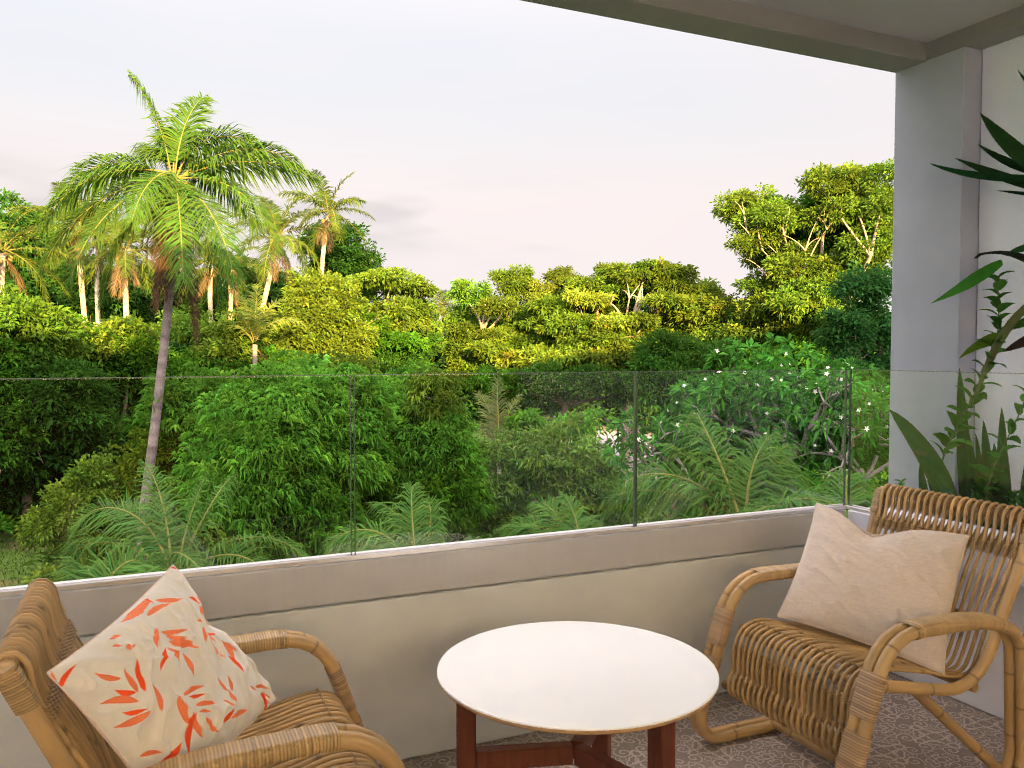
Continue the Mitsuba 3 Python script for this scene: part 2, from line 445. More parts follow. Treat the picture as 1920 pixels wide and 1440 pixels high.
def pole(key, pts, r, rng, closed=False, base=CANE, sides=12):
    p, t = resample(pts, 0.0045)
    c = canecol(p, t, base, rng)
    nod = np.clip(c[:, 0] / base[0], 0.3, 1)
    tube_ = M()
    tube(tube_, p, r * (1 + 0.02 * (1 - nod)), c, sides, closed)
    return tube_


def coil(m, pts, a, b, base, rng, pitch=0.0068, up=None):
    """A wound binding: a stadium section round a pair of poles (half width a, half height b), ridged once per turn."""
    p, t = resample(pts, pitch / 4)
    n = len(p)
    tg = unit(np.gradient(p, axis=0))
    side = np.array([0.0, 1.0, 0.0])
    nv = unit(np.cross(tg, side))
    k = 20
    ang = np.arange(k) * 2 * np.pi / k
    cx, cz = np.cos(ang), np.sin(ang)
    ex = a * np.sign(cx) * np.abs(cx) ** 0.55
    ez = b * np.sign(cz) * np.abs(cz) ** 0.8
    ridge = 1 + 0.05 * (np.abs(np.sin(np.pi * t / pitch)) - 0.6)
    v = p[:, None] + ridge[:, None, None] * (ex[None, :, None] * side + ez[None, :, None] * nv[:, None])
    turn = np.floor(t / pitch).astype(int)
    tone = 1 + 0.12 * rng.normal(size=turn.max() + 2)[turn]
    groove = 0.45 + 0.55 * np.abs(np.sin(np.pi * t / pitch)) ** 0.6
    c = np.clip(base * (tone * groove)[:, None], 0.01, 1)
    i, j = np.meshgrid(np.arange(n - 1), np.arange(k), indexing='ij')
    q = np.stack([i * k + j, i * k + (j + 1) % k, (i + 1) * k + (j + 1) % k, (i + 1) * k + j], -1).reshape(-1, 4)
    m.add(v.reshape(-1, 3), q, np.repeat(c, k, 0))


def cut(pts, a, b):
    p, t = resample(pts, 0.004)
    k = (t >= a * t[-1]) & (t <= b * t[-1])
    return p[k]


def chair(name, ox, oy, face, seed, label, low=0.0):
    """Local frame: x towards the sitter's knees, y across, z up; face = +1 or -1 turns x along the world's +X or -X."""
    rng = np.random.default_rng(seed)
    root = num(name)
    tag(root, label, 'chair', 'rattan armchairs on the balcony')
    to = lambda v: np.stack([ox + face * v[:, 0], oy + v[:, 1], v[:, 2] - low * np.clip((-0.08 - v[:, 0]) / 0.12, 0, 1) * np.maximum(v[:, 2] - 0.3, 0)], 1)
    W, R = 0.275, 0.0175

    def put(m, nm, smooth=True):
        if face < 0:
            m.f = [f[:, ::-1] for f in m.f]
        return m.put(part(root, nm), 'rattan', smooth, to)

    loop2 = [(0.515, 0.10), (0.36, 0.555), (-0.02, 0.545), (-0.185, 0.49), (-0.205, 0.04), (0.10, 0.022), (0.47, 0.022)]
    rad = [0.10, 0.13, 0.08, 0.10, 0.09, 0.05, 0.12]
    for s in (-1, 1):
        for k, dy in ((0, 0.0), (1, 0.036)):
            y = s * (W + 0.016 + dy)
            q = rounded([(x, y, z) for x, z in loop2], rad, closed=True)
            put(pole('', q, R, rng, True), 'arm_frame')
        yc = s * (W + 0.016 + 0.018)
        q = rounded([(x, yc, z) for x, z in loop2], rad, closed=True)
        # order of the loop: bottom of the front leg, up, arm, rear leg, runner
        p, t = resample(q, 0.004)
        arm = p[(p[:, 2] > 0.50) & (p[:, 0] < 0.27) & (p[:, 0] > -0.12)]
        arm = arm[np.argsort(-arm[:, 0])]
        m = M()
        coil(m, arm, 0.0385, 0.0203, CANE * 1.12, rng)
        put(m, 'arm_binding')
        leg = p[(p[:, 0] > 0.30) & (p[:, 2] > 0.05)]
        leg = leg[np.argsort(leg[:, 2])]
        for z0, z1 in ((0.335, 0.455), (0.13, 0.30)):
            lg = leg[(leg[:, 2] > z0) & (leg[:, 2] < z1)]
            m = M()
            coil(m, lg, 0.0385, 0.0203, np.array([0.42, 0.29, 0.17]), rng, 0.0075)
            put(m, 'leg_binding')
        # seat side rail that turns up into the back's upright
        yi = s * (W - 0.022)
        yt = s * (W + 0.012)
        rail = rounded([(0.37, yi, 0.395), (-0.09, yi, 0.295), (-0.30, yt, 0.815)], [0, 0.15, 0])
        put(pole('', rail, R, rng), 'seat_rail')
        pr, tt = resample(rail, 0.004)
        for a, b in ((0.905, 0.995),):
            m = M()
            coil(m, pr[int(a * len(pr)):int(b * len(pr))], 0.0205, 0.0205, CANE * 0.85, rng, 0.006)
            put(m, 'rail_binding')
        # diagonal brace from the seat rail down to the rear foot
        put(pole('', rounded([(0.13, s * (W - 0.05), 0.325), (-0.17, s * (W + 0.0), 0.05)], 0), 0.0165, rng, base=CANE * 0.75), 'brace')
    cross = lambda x, z, r, w, nm, b=CANE: put(pole('', np.array([(x, -w, z), (x, w, z)]), r, rng, base=b), nm)
    cross(0.20, 0.035, 0.018, W + 0.01, 'stretcher', CANE * 0.8)
    cross(0.415, 0.205, 0.014, W + 0.01, 'front_rail', CANE * 0.7)
    cross(0.355, 0.385, 0.014, W - 0.01, 'front_rail', CANE * 0.7)
    cross(-0.10, 0.302, 0.014, W - 0.03, 'rear_rail', CANE * 0.7)
    cross(-0.298, 0.81, 0.016, W + 0.012, 'top_rail')
    cross(-0.178, 0.49, 0.010, W - 0.01, 'lumbar_rail', CANE * 0.55)
    N = 21
    for i in range(N):
        u = (i + 0.5) / N * 2 - 1
        j = lambda a: rng.normal(0, a)
        yb, yt = u * (W - 0.035), u * (W - 0.005)
        yf = u * (W - 0.02)
        jx = j(0.002)
        pts = [(0.402, yf + 0.004, 0.335 + j(0.006)), (0.408, yf + 0.006, 0.27), (0.428, yf + 0.004, 0.205), (0.414, yf, 0.181), (0.398, yf, 0.205),
               (0.412 + jx, yf, 0.28), (0.408 + jx, yf, 0.345), (0.380, yf, 0.402 + j(0.002)), (0.325, (yf + yb) / 2, 0.421 + j(0.002)), (0.24, yb, 0.409), (0.06, yb + j(0.0015), 0.368 + j(0.002)),
               (-0.05, yb, 0.342), (-0.095, yb, 0.350), (-0.122, yb, 0.385), (-0.160, yb * 0.6 + yt * 0.4, 0.50 + j(0.002)), (-0.215, yt, 0.65), (-0.262, yt, 0.770),
               (-0.277, yt, 0.823), (-0.296, yt - 0.002, 0.8345), (-0.316, yt - 0.004, 0.822), (-0.300, yt - 0.006, 0.77), (-0.256, yt - 0.005, 0.715), (-0.236, yt - 0.004, 0.690)]
        p = spline(pts, 110)
        _, t = resample(p, 0.004)
        t = np.r_[0, np.cumsum(np.linalg.norm(np.diff(p, axis=0), axis=1))]
        b = CANE * (np.array([1.0, 0.97, 0.92]) if rng.random() < 0.4 else 1.0) * (0.78 + 0.34 * rng.random())
        c = canecol(p, t, b, rng, 0.31, 0.12)
        m = M()
        tube(m, p, 0.0061 * (1 + 0.04 * rng.normal()), c, 7)
        for k0, tone in (((0.405, yf + 0.002, 0.335), 1), ((-0.238, yt - 0.002, 0.705), 1)):
            c0 = np.array(k0)
            dirn = np.array([0, 0, 1.0]) if k0[2] < 0.5 else unit(np.array([-0.045, 0, 0.12]))
            for h in np.linspace(-0.016, 0.016, 5):
                ring = [c0 + dirn * h + np.array([math.cos(a) * 0.0095, math.sin(a) * 0.0088, 0]) for a in np.linspace(0, 2 * np.pi, 10)]
                tube(m, np.array(ring), 0.0024, b * 0.8, 4, closed=True)
        # binding where the cane crosses the front rail
        ring = [np.array([0.335 + math.cos(a) * 0.004, yb * 0.5 + yf * 0.5 + math.sin(a) * 0.009, 0.418 + math.cos(a) * 0.009]) for a in np.linspace(0, 2 * np.pi, 9)]
        tube(m, np.array(ring), 0.003, b * 0.75, 4, closed=True)
        put(m, 'cane')
    return root


chair('rattan_armchair', 2.19, 1.91, -1, 3, 'rattan armchair at right with the plain beige pillow, beside the planter')
chair('rattan_armchair', 0.08, 1.935, 1, 4, 'rattan armchair at left holding the red leaf patterned pillow', 0.09)


# ------------------------------------------------------------------ pillows
def pillow(key, corners, thick, bsdf, seed, sag=None, n=120, colour=None, crease=1.0):
    c = np.array(corners, float)                       # top left, top right, bottom right, bottom left
    g1 = np.linspace(-1, 1, n)
    u, v = np.meshgrid(g1, g1, indexing='ij')
    uu = u * (1 - 0.055 * (1 - v * v) * np.abs(u) ** 2)
    vv = v * (1 - 0.055 * (1 - u * u) * np.abs(v) ** 2)
    a, b = (uu + 1) / 2, (vv + 1) / 2
    P = ((1 - a) * (1 - b))[..., None] * c[3] + (a * (1 - b))[..., None] * c[2] + (a * b)[..., None] * c[1] + ((1 - a) * b)[..., None] * c[0]
    nrm = unit(np.cross(c[2] - c[3], c[0] - c[3]))
    up = unit(c[0] - c[3] + c[1] - c[2])
    rad = np.maximum(1 - np.abs(u) ** 2.4, 0) ** 0.62 * np.maximum(1 - np.abs(v) ** 2.4, 0) ** 0.62
    w1 = meshkit.fbm(np.stack([u * 1.6 + seed, v * 1.6, u * 0], -1), 3, seed) - 0.5
    w2 = meshkit.fbm(np.stack([u * 3 + v * 4 + seed, v * 1.2 - u * 1.5, u * 0], -1), 3, seed + 5)
    fold = (1 - np.abs(2 * w2 - 1)) ** 5
    edge = 1 - rad
    diag = np.abs(u * v)
    pucker = 0.010 * np.sin((np.arctan2(v, u)) * 22 + 3 * w1) * diag * np.clip(edge * 1.4, 0, 1) * rad ** 0.4
    front = thick * rad * (1 + 0.28 * w1) + crease * 0.013 * fold * rad ** 0.5 + pucker * crease
    if sag:
        for (su, sv, sw, depth) in sag:
            k = np.exp(-(((u - su) / sw) ** 2 + ((v - sv) / (sw * 1.5)) ** 2))
            P = P - (up * depth * k[..., None]) * np.clip(v + 0.7, 0, 1)[..., None]
            front = front - thick * 0.35 * np.exp(-(((u - su) / (sw * 0.5)) ** 2 + ((v - sv) / (sw * 1.3)) ** 2))
    F = P + nrm * front[..., None]
    Bk = P - nrm * (thick * 0.8 * rad)[..., None] - nrm * 0.0015
    ii = np.arange(n * n).reshape(n, n)
    q = np.stack([ii[:-1, :-1], ii[1:, :-1], ii[1:, 1:], ii[:-1, 1:]], -1).reshape(-1, 4)
    v_ = np.vstack([F.reshape(-1, 3), Bk.reshape(-1, 3)])
    m = M()
    cc = np.vstack([colour(a, b).reshape(-1, 3), np.broadcast_to((0.7, 0.64, 0.55), (n * n, 3))]) if colour else (0.5, 0.5, 0.5)
    m.add(v_, np.vstack([q, q[:, ::-1] + n * n]), cc)
    rim = np.r_[ii[:, 0], ii[-1, 1:], ii[::-1, -1][1:], ii[0, ::-1][1:]]
    m.f.append(np.vstack([[rim[k], rim[k] + n * n, rim[k + 1]] for k in range(len(rim) - 1)] + [[rim[k + 1], rim[k] + n * n, rim[k + 1] + n * n] for k in range(len(rim) - 1)]))
    m.put(key, bsdf, smooth=True)
    seam, _ = resample(np.vstack([P.reshape(-1, 3)[rim]]), 0.006)
    s = M()
    tube(s, seam - nrm * 0.0007, 0.0016, (0.62, 0.55, 0.47) if not colour else (0.78, 0.62, 0.55), 6, closed=True)
    s.put(part(key, 'seam'), 'printed_cotton', smooth=True)


k = num('pillow')
tag(k, 'plain beige linen pillow with a dented top on the right chair', 'pillow')
pillow(k, [(2.235, 2.26, 0.772), (2.43, 1.80, 0.727), (2.165, 1.675, 0.36), (1.93, 2.12, 0.437)], 0.062, 'linen', 4, sag=[(-0.15, 1.05, 0.42, 0.062)], crease=0.45)

# red sprigs, each stroke given on the pillow as base and tip (a: left to right, b: bottom to top), traced by eye from the print
STROKES = '''635,375,640,470 670,395,775,385 690,410,770,425 700,440,830,470 680,465,655,565,1 690,465,740,530 760,490,810,590 710,450,800,455
845,330,905,355 905,380,965,370,1 870,360,880,435 885,385,920,495 925,430,965,500 920,390,950,420
485,580,375,545 585,640,550,505,1 560,640,500,540 550,640,455,620,1 560,675,405,665 580,710,490,710,1 600,720,460,760 655,725,615,610
765,790,712,660 750,670,855,630 780,675,845,665,1 800,715,900,710 815,740,870,745 790,740,775,915,1 795,745,830,850 840,765,910,835
980,650,925,590 1000,650,990,575 1010,715,985,640 985,720,945,690 985,730,935,795,1 980,770,1060,730
1150,640,1170,730,1 1135,630,1090,620 1130,615,1200,600 1150,640,1215,640 1160,655,1205,665
640,225,500,340 660,240,775,235 610,320,720,260 820,215,895,225,1 890,240,935,285 620,230,650,260,1
225,600,290,505,1 215,610,190,520 240,640,235,600 440,415,500,400 450,445,490,450 505,440,530,470 540,445,520,460
405,905,460,805,1 395,890,370,830 420,935,440,910 660,920,745,855,1 575,885,665,885 640,930,700,905 600,935,640,950
990,400,1040,520 1010,480,1060,560,1 870,190,935,270 1000,410,1050,450 745,60,775,70,1
520,980,600,940 500,1000,420,985,1 560,1010,540,1080 610,1060,690,1040,1 720,1000,790,980 740,1020,800,1060,1 850,960,930,900 870,940,860,880,1'''


def sprigs(a, b):
    from scipy.optimize import fsolve
    cp = np.array([[325, 1060], [530, 1310], [290, 1530], [75, 1265]], float)   # top, right, bottom, left corner of the print
    out = np.broadcast_to(np.array([0.77, 0.765, 0.74]), (*a.shape, 3)).copy()
    X = ((1 - a) * (1 - b))[..., None] * cp[3] + (a * (1 - b))[..., None] * cp[2] + (a * b)[..., None] * cp[1] + ((1 - a) * b)[..., None] * cp[0]
    X = X + (np.maximum(1 - np.abs(2 * a - 1) ** 2.4, 0) * np.maximum(1 - np.abs(2 * b - 1) ** 2.4, 0))[..., None] ** 0.62 * np.array([74.0, 2.0])
    grain = meshkit.noise(np.stack([a * 300, b * 300, a * 0], -1))
    out *= (0.96 + 0.08 * grain)[..., None]
    for w in STROKES.split():
        q = [float(x) for x in w.split(',')]
        p0 = np.array([q[0] / 2.341, 1040 + q[1] / 2.341])
        p1 = np.array([q[2] / 2.341, 1040 + q[3] / 2.341])
        d = p1 - p0
        L = np.linalg.norm(d)
        s = ((X - p0) @ d) / L ** 2
        bend = 0.07 * L * np.sin(np.pi * np.clip(s, 0, 1)) * (1 if (q[0] + q[3]) % 2 else -1)
        h = ((X - p0) @ np.array([-d[1], d[0]])) / L - bend
        hw = (0.078 * L + 1.3) * np.sin(np.pi * np.clip(s, 0, 1) ** 0.8) * ((s > 0) & (s < 1))
        inside = np.clip((hw - np.abs(h)) / 0.8 + 0.5, 0, 1) * (hw > 0.2)
        solid_ = len(q) > 4
        c = np.array([0.86, 0.10, 0.03]) if solid_ else np.array([0.86, 0.23, 0.10])
        vein = np.clip(1 - np.abs(np.abs(h) - hw * 0.35) / (0.14 * np.maximum(hw, 0.5)), 0, 1) * (0 if solid_ else 0.55)
        rim = np.clip(1 - (hw - np.abs(h)) / 1.0, 0, 1) * 0.6
        cc = c * (1 - vein)[..., None] + np.array([0.85, 0.42, 0.24]) * vein[..., None]
        cc = cc * (1 - rim)[..., None] + np.array([0.80, 0.07, 0.025]) * rim[..., None]
        out = out * (1 - inside)[..., None] + cc * inside[..., None]
    return out


k = num('pillow')
tag(k, 'cream pillow printed with red leaf sprigs standing on its corner in the left chair', 'pillow')
pillow(k, [(0.065, 2.0, 0.838), (0.305, 2.11, 0.446), (0.035, 1.735, 0.40), (-0.155, 1.645, 0.752)], 0.08, 'printed_cotton', 7, sag=[(-0.35, 0.9, 0.3, 0.02)], n=330, colour=sprigs)


# ------------------------------------------------------------------ foliage generators
def leafset(m, base, axis, L, W, col, rng, droop=0.25, fold=0.18):
    n = len(base)
    axis = unit(axis)
    side = unit(np.cross(axis, unit(rng.normal(size=(n, 3)) * 0.5 + np.array([0, 0, 1.0]))))
    nrm = np.cross(side, axis)
    L, W = np.broadcast_to(L, n)[:, None], np.broadcast_to(W, n)[:, None]
    mid = base + axis * L * 0.48 + nrm * W * fold
    tip = base + axis * L
    tip[:, 2:] -= droop * L
    v = np.stack([base, mid + side * W / 2, tip, mid - side * W / 2], 1).reshape(-1, 3)
    o = np.arange(n)[:, None] * 4
    f = np.vstack([o + [0, 2, 1], o + [0, 3, 2]])
    m.add(v, f, np.repeat(col, 4, 0))


def tone(rng, n, base, var=0.25, hue=0.2):
    k = np.exp(rng.normal(0, var, (n, 1)))
    h = rng.normal(0, hue, (n, 1))
    c = np.asarray(base) * k
    c[:, :1] *= np.exp(h)
    c[:, 2:] *= np.exp(-h * 0.6)
    return np.clip(c, 0.003, 0.6)


def lump(m, c, r, dens, LL, LW, base, rng, clump=0.42, per=26, var=0.3, droop=0.25, lo=-1.1, up=0.3, old=0.0):
    """One leafy mass: sprays of leaves through the outer shell of an ellipsoid."""
    c, r = np.asarray(c, float), np.asarray(r, float)
    area = 4 * np.pi * ((r[0] * r[1]) ** 1.6 / 3 + (r[0] * r[2]) ** 1.6 / 3 + (r[1] * r[2]) ** 1.6 / 3) ** (1 / 1.6)
    n = max(4, int(area * dens))
    d = unit(rng.normal(size=(n * 2, 3)))
    d = d[d[:, 2] > lo + 0.5 * rng.random(len(d))][:n]
    n = len(d)
    rf = np.where(rng.random(n) < 0.78, rng.uniform(0.82, 1.06, n), rng.uniform(0.35, 0.8, n))
    rf *= 0.84 + 0.34 * meshkit.noise(d * 2.3 + c * 3.1)
    cc = c + d * r * rf[:, None]
    ctone = tone(rng, n, base, var * 0.7, 0.09)
    if old:
        k = rng.random(n) < old
        ctone[k] = ctone[k] * np.array([1.7, 1.1, 0.9])
    k = np.repeat(np.arange(n), per)
    off = unit(rng.normal(size=(len(k), 3))) * (rng.random(len(k)) ** 0.5)[:, None] * clump * np.array([1, 1, 0.62])
    b = cc[k] + off
    ax = d[k] * 0.55 + unit(off) * 0.6 + rng.normal(size=(len(k), 3)) * 0.45 + np.array([0, 0, up])
    s = np.exp(rng.normal(0, 0.2, len(k)))
    col = ctone[k] * np.exp(rng.normal(0, var * 0.6, (len(k), 1)))
    leafset(m, b, ax, LL * s, LW * s, np.clip(col, 0.003, 0.6), rng, droop)
    return cc


def limb(m, a, b, r0, r1, rng, col, bend=0.15, n=9, sides=6):
    a, b = np.asarray(a, float), np.asarray(b, float)
    L = np.linalg.norm(b - a)
    mid = (a + b) / 2 + rng.normal(size=3) * L * bend * 0.6 + np.array([0, 0, L * bend * 0.4])
    t = np.linspace(0, 1, n)[:, None]
    p = (1 - t) ** 2 * a + 2 * t * (1 - t) * mid + t * t * b
    r = np.linspace(r0, r1, n)
    if r0 > 0.1:
        r = r * (1 + 0.06 * rng.normal(size=n))
    tube(m, p, r, np.asarray(col) * np.exp(rng.normal(0, 0.12, (n, 1))), sides)
    return p


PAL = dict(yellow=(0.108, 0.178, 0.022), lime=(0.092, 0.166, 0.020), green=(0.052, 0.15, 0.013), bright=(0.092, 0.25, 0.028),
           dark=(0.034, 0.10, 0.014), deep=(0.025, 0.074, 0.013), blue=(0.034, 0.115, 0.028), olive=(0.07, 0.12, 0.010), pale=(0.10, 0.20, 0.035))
BROWN, PALE, GREY = (0.10, 0.075, 0.05), (0.27, 0.215, 0.155), (0.20, 0.18, 0.17)


def m_px(D):
    return D / FOC


def tree(name, label, cat, lumps, D, pal, base_px=None, seed=0, LL=0.3, LW=0.13, dens=2.6, bark=BROWN, trunk_r=0.16, clump=0.42, per=26, group=None, limbs=8, droop=0.25, depth=0.8,
         sub=7, var=0.3, old=0.0, flat=1.0, up=0.3, extra=None, grow=1.0, vary=0.12):
    """lumps: (x, y, rx, ry[, metres nearer or farther[, palette]]) in the photograph's pixels at the distance D; each is a solid mass broken into smaller ones."""
    rng = np.random.default_rng(seed + 100)
    key = num(name)
    tag(key, label, cat, group)
    s = m_px(D)
    crown, wood = M(), M()
    heads = []
    if D > 30:
        LL, LW, dens, clump = LL * 0.78, LW * 0.74, dens * 1.75, clump * 0.85
    for L in lumps:
        x, y, rx, ry = L[:4]
        dD = L[4] if len(L) > 4 else 0.0
        base = np.array(PAL[L[5] if len(L) > 5 else pal])
        if vary:
            base = base * math.exp(rng.normal(0, vary)) * np.exp(rng.normal(0, vary * 0.5, 3) * [1, 0.2, 0])
            dD += rng.uniform(-1.2, 1.2)
        if vary > 0.2:
            x, y, rx, ry = x + rng.normal(0, 9), y + rng.normal(0, 4), rx * rng.uniform(0.7, 1.15), ry * rng.uniform(0.75, 1.6)
        c = at(x, y, D + dD)
        r = np.array([rx * s, rx * s * depth, ry * s]) * grow
        lump(crown, c, r * 0.80, dens * 0.5, LL, LW, base, rng, clump, per, var, droop, up=up, old=old)
        for q in range(sub):
            d = unit(rng.normal(size=3) + np.array([0, -0.4, 0.12]))
            lump(crown, c + d * r * 0.66, r * rng.uniform(0.26, 0.56) * np.array([1, 1, flat]), dens, LL, LW, np.array(base) * math.exp(rng.normal(0, 0.10)), rng, clump * 0.9, per, var, droop, up=up, old=old)
        heads.append((c, r))
    cz = np.mean([h[0] for h in heads], 0)
    foot = np.array([cz[0], cz[1], 0.0])
    if base_px is not None:
        foot = at(base_px[0], 700, D)
        if len(base_px) > 1:
            foot = at(base_px[0], 700, D + base_px[1])
    foot[2] = gzat(foot[0], foot[1])[0] - 0.1
    low = min(h[0][2] - h[1][2] for h in heads)
    fork = np.array([foot[0] * 0.75 + cz[0] * 0.25, foot[1] * 0.75 + cz[1] * 0.25, max(foot[2] + 0.6, low + 0.2 * (cz[2] - low))])
    limb(wood, foot, fork, trunk_r * 1.3, trunk_r, rng, bark, 0.06, 10, 9)
    wood.put(part(key, 'trunk'), 'bark', smooth=True)
    order = rng.permutation(len(heads))
    for i in order[:limbs]:
        c, r = heads[i]
        lm = M()
        limb(lm, fork, c - np.array([0, 0, r[2] * 0.3]), trunk_r * 0.65, trunk_r * 0.22, rng, bark, 0.2, 10, 7)
        for q in range(4):
            d = unit(rng.normal(size=3) + np.array([0, -0.2, 0.5]))
            limb(lm, c - np.array([0, 0, r[2] * 0.3]), c + d * r * 0.85, trunk_r * 0.2, trunk_r * 0.06, rng, bark, 0.2, 6, 5)
        lm.put(part(key, 'limb'), 'bark', smooth=True)
    if extra:
        extra(key, rng)
    crown.put(part(key, 'crown'), 'leaf')
    return key


def viewdir(phi):
    a = math.radians(phi)
    return RGT[:2] * math.cos(a) + unit(FWD[:2]) * math.sin(a)


def frond(parent, base, phi, e0, L, droop, rng, col, n=60, lw=0.045, ll=0.85, hang=0.5, twist=0.0, rib=(0.20, 0.19, 0.04), r0=0.03, nm='frond', curl=0.0):
    """One feather frond: phi is its bearing seen from the balcony (0 right, 90 away), e0 its first slope, droop how far the slope falls towards the tip (degrees)."""
    k = 22
    t = np.linspace(0, 1, k)
    e = np.radians(e0 - droop * t ** 1.25)
    h = viewdir(phi)
    hh = np.stack([viewdir(phi + curl * x) for x in t])
    step = np.c_[hh * np.cos(e)[:, None], np.sin(e)]
    p = base + np.vstack([[0, 0, 0], np.cumsum((step[1:] + step[:-1]) / 2 * L / (k - 1), 0)])
    m = M()
    tube(m, p, np.linspace(r0, r0 * 0.15, k), np.asarray(rib) * np.exp(rng.normal(0, 0.1, (k, 1))), 5)
    T = unit(np.gradient(p, axis=0))
    S0 = unit(np.c_[-hh[:, 1], hh[:, 0], np.zeros(k)])
    Nn = np.cross(T, S0)
    tw = np.radians(twist) * (0.4 + 0.6 * t[:, None])
    S = S0 * np.cos(tw) + Nn * np.sin(tw)
    Nn = np.cross(T, S)
    ts = np.linspace(0.13, 0.995, n) + rng.normal(0, 0.003, n)
    ip = lambda A: np.stack([np.interp(ts, t, A[:, q]) for q in range(3)], 1)
    P, Tt, Ss, Ns = ip(p), unit(ip(T)), unit(ip(S)), unit(ip(Nn))
    prof = np.interp(ts, [0.1, 0.25, 0.5, 0.8, 1.0], [0.55, 0.95, 1.0, 0.72, 0.38])
    for s in (-1, 1):
        a = np.radians(np.interp(ts, [0.1, 1.0], [22, 62]) + rng.normal(0, 8, n))[:, None]
        d = unit(s * Ss * np.cos(a) + Tt * np.sin(a) + Ns * (0.22 + 0.12 * rng.normal(size=(n, 1))))
        l = (ll * prof * np.exp(rng.normal(0, 0.13, n)) * np.where(rng.random(n) < 0.05, 0.35, 1))[:, None]
        hg = hang * np.exp(rng.normal(0, 0.25, (n, 1)))
        w = lw * np.exp(rng.normal(0, 0.1, (n, 1)))
        m1 = P + d * l * 0.45 - np.array([0, 0, 1.0]) * hg * l * 0.10
        tp = P + d * l * (1 - 0.15 * hg) - np.array([0, 0, 1.0]) * hg * l * 0.62
        v = np.stack([P - Tt * w * 0.3, P + Tt * w * 0.3, m1 + Tt * w * 0.5, m1 - Tt * w * 0.5, tp], 1).reshape(-1, 3)
        o = np.arange(n)[:, None] * 5
        f = np.vstack([o + [0, 1, 2], o + [0, 2, 3], o + [3, 2, 4]])
        c = tone(rng, n, col, 0.14, 0.12)
        cv = np.repeat(c, 5, 0).reshape(-1, 5, 3)
        cv[:, 4] *= np.array([1.25, 1.05, 0.9])
        m.add(v, f, cv.reshape(-1, 3))
    m.put(part(parent, nm), 'palm_leaf')


def palm(name, label, crown_px, D, fr, trunk_px, seed, scale=1.0, col=(0.075, 0.13, 0.018), rib=(0.25, 0.23, 0.06), trunk_r=0.15, dead=3, nuts=True, group=None, n=60, lw=0.045, trunk_col=(0.22, 0.19, 0.16), curl=0, ll=0.85, hang=0.5, foot_drop=True):
    rng = np.random.default_rng(seed)
    key = num(name)
    tag(key, label, 'palm tree', group)
    c = at(*crown_px, D)
    pts = [at(x, y, D) for x, y in trunk_px]
    foot = pts[-1] + (pts[-1] - pts[0]) * 0.02
    if foot_drop:
        foot = pts[-1] * 1.0
        d = (pts[-1] - pts[0]) if len(pts) > 1 else np.array([0, 0, -1.0])
        d = d / max(abs(d[2]), 1e-6)
        foot[:2] += d[:2] * max(pts[-1][2] - GZ, 0) * 0.35
        foot[2] = gzat(foot[0], foot[1])[0] - 0.15
    path = spline([c - np.array([0, 0, 0.15]), *pts, foot], 90)
    t = np.linspace(0, 1, 90)
    r = trunk_r * (0.82 + 0.4 * t ** 3) * (1 + 0.05 * (np.arange(90) % 3 == 0))
    band = 0.72 + 0.5 * meshkit.noise(np.stack([t * 70, t * 0, t * 0], 1), seed) - 0.25 * (np.arange(90) % 3 == 0)
    w = M()
    tube(w, path, r, np.asarray(trunk_col) * band[:, None], 10)
    w.put(part(key, 'trunk'), 'bark', smooth=True)
    for f in fr:
        phi, e0, L, dp = f[:4]
        tw = f[4] if len(f) > 4 else rng.uniform(-25, 25)
        frond(key, c + np.r_[viewdir(phi) * trunk_r * 0.6, rng.uniform(-0.1, 0.2)], phi, e0, L * scale, dp, rng, np.array(col) * math.exp(rng.normal(0, 0.12)), n, lw, ll * scale, hang * rng.uniform(0.7, 1.4), tw + rng.uniform(-1, 1) * curl * 0.8, rib, 0.028 * scale, curl=rng.uniform(-1, 1) * curl)
    for q in range(dead):
        frond(key, c - np.array([0, 0, 0.25]), rng.uniform(0, 360), rng.uniform(-60, -35), rng.uniform(1.6, 2.4) * scale, 40, rng, (0.14, 0.11, 0.065), 40, lw * 0.8, 0.5 * scale, 0.9, 0, (0.25, 0.15, 0.07), 0.025 * scale, 'dead_frond')
    if nuts:
        for q in range(9):
            a = rng.uniform(0, 2 * np.pi)
            o = c + np.array([math.cos(a) * 0.32, math.sin(a) * 0.32, rng.uniform(-0.55, -0.15)]) * scale
            ic = trimesh.creation.icosphere(1, 0.13 * scale)
            v = ic.vertices * np.array([0.85, 0.85, 1.15]) * (1 + 0.05 * ic.vertices[:, 2:3])
            m = M()
            m.add(v + o, ic.faces, np.array([0.20, 0.14, 0.045]) * math.exp(rng.normal(0, 0.2)))
            m.put(part(key, 'coconut'), 'bark', smooth=True)
    return key


# ------------------------------------------------------------------ palms
BIG = [(150, 76, 3.7, 36, 55), (178, 34, 3.8, 100, 40), (192, 8, 4.1, 78, 20), (206, -18, 4.6, 54, 10), (238, -24, 4.6, 52, 0), (268, -15, 3.1, 50, 0), (296, -26, 4.6, 52, 0), (318, -20, 4.7, 54, 0),
       (338, 2, 4.6, 78, -10), (356, 22, 4.2, 50, -30), (14, 46, 3.7, 75, -40), (42, 72, 3.4, 108, -35), (76, 80, 3.0, 40, 15), (108, 66, 3.0, 60, 0), (132, 52, 3.0, 75, 15), (88, 50, 3.1, 85), (60, 15, 3.6, 80), (120, 10, 3.5, 85), (204, -46, 4.1, 38), (326, -46, 4.3, 38)]
palm('coconut_palm', 'tall coconut palm with a slender leaning trunk, largest of the palms', (325, 335), 25, BIG, [(322, 430), (318, 540), (303, 690), (288, 820), (274, 930)], 21, trunk_r=0.145, dead=9, n=104, lw=0.055,
     col=(0.056, 0.128, 0.020), trunk_col=(0.165, 0.14, 0.135), ll=1.15, hang=0.7, scale=0.96)
rs = np.random.default_rng(4)
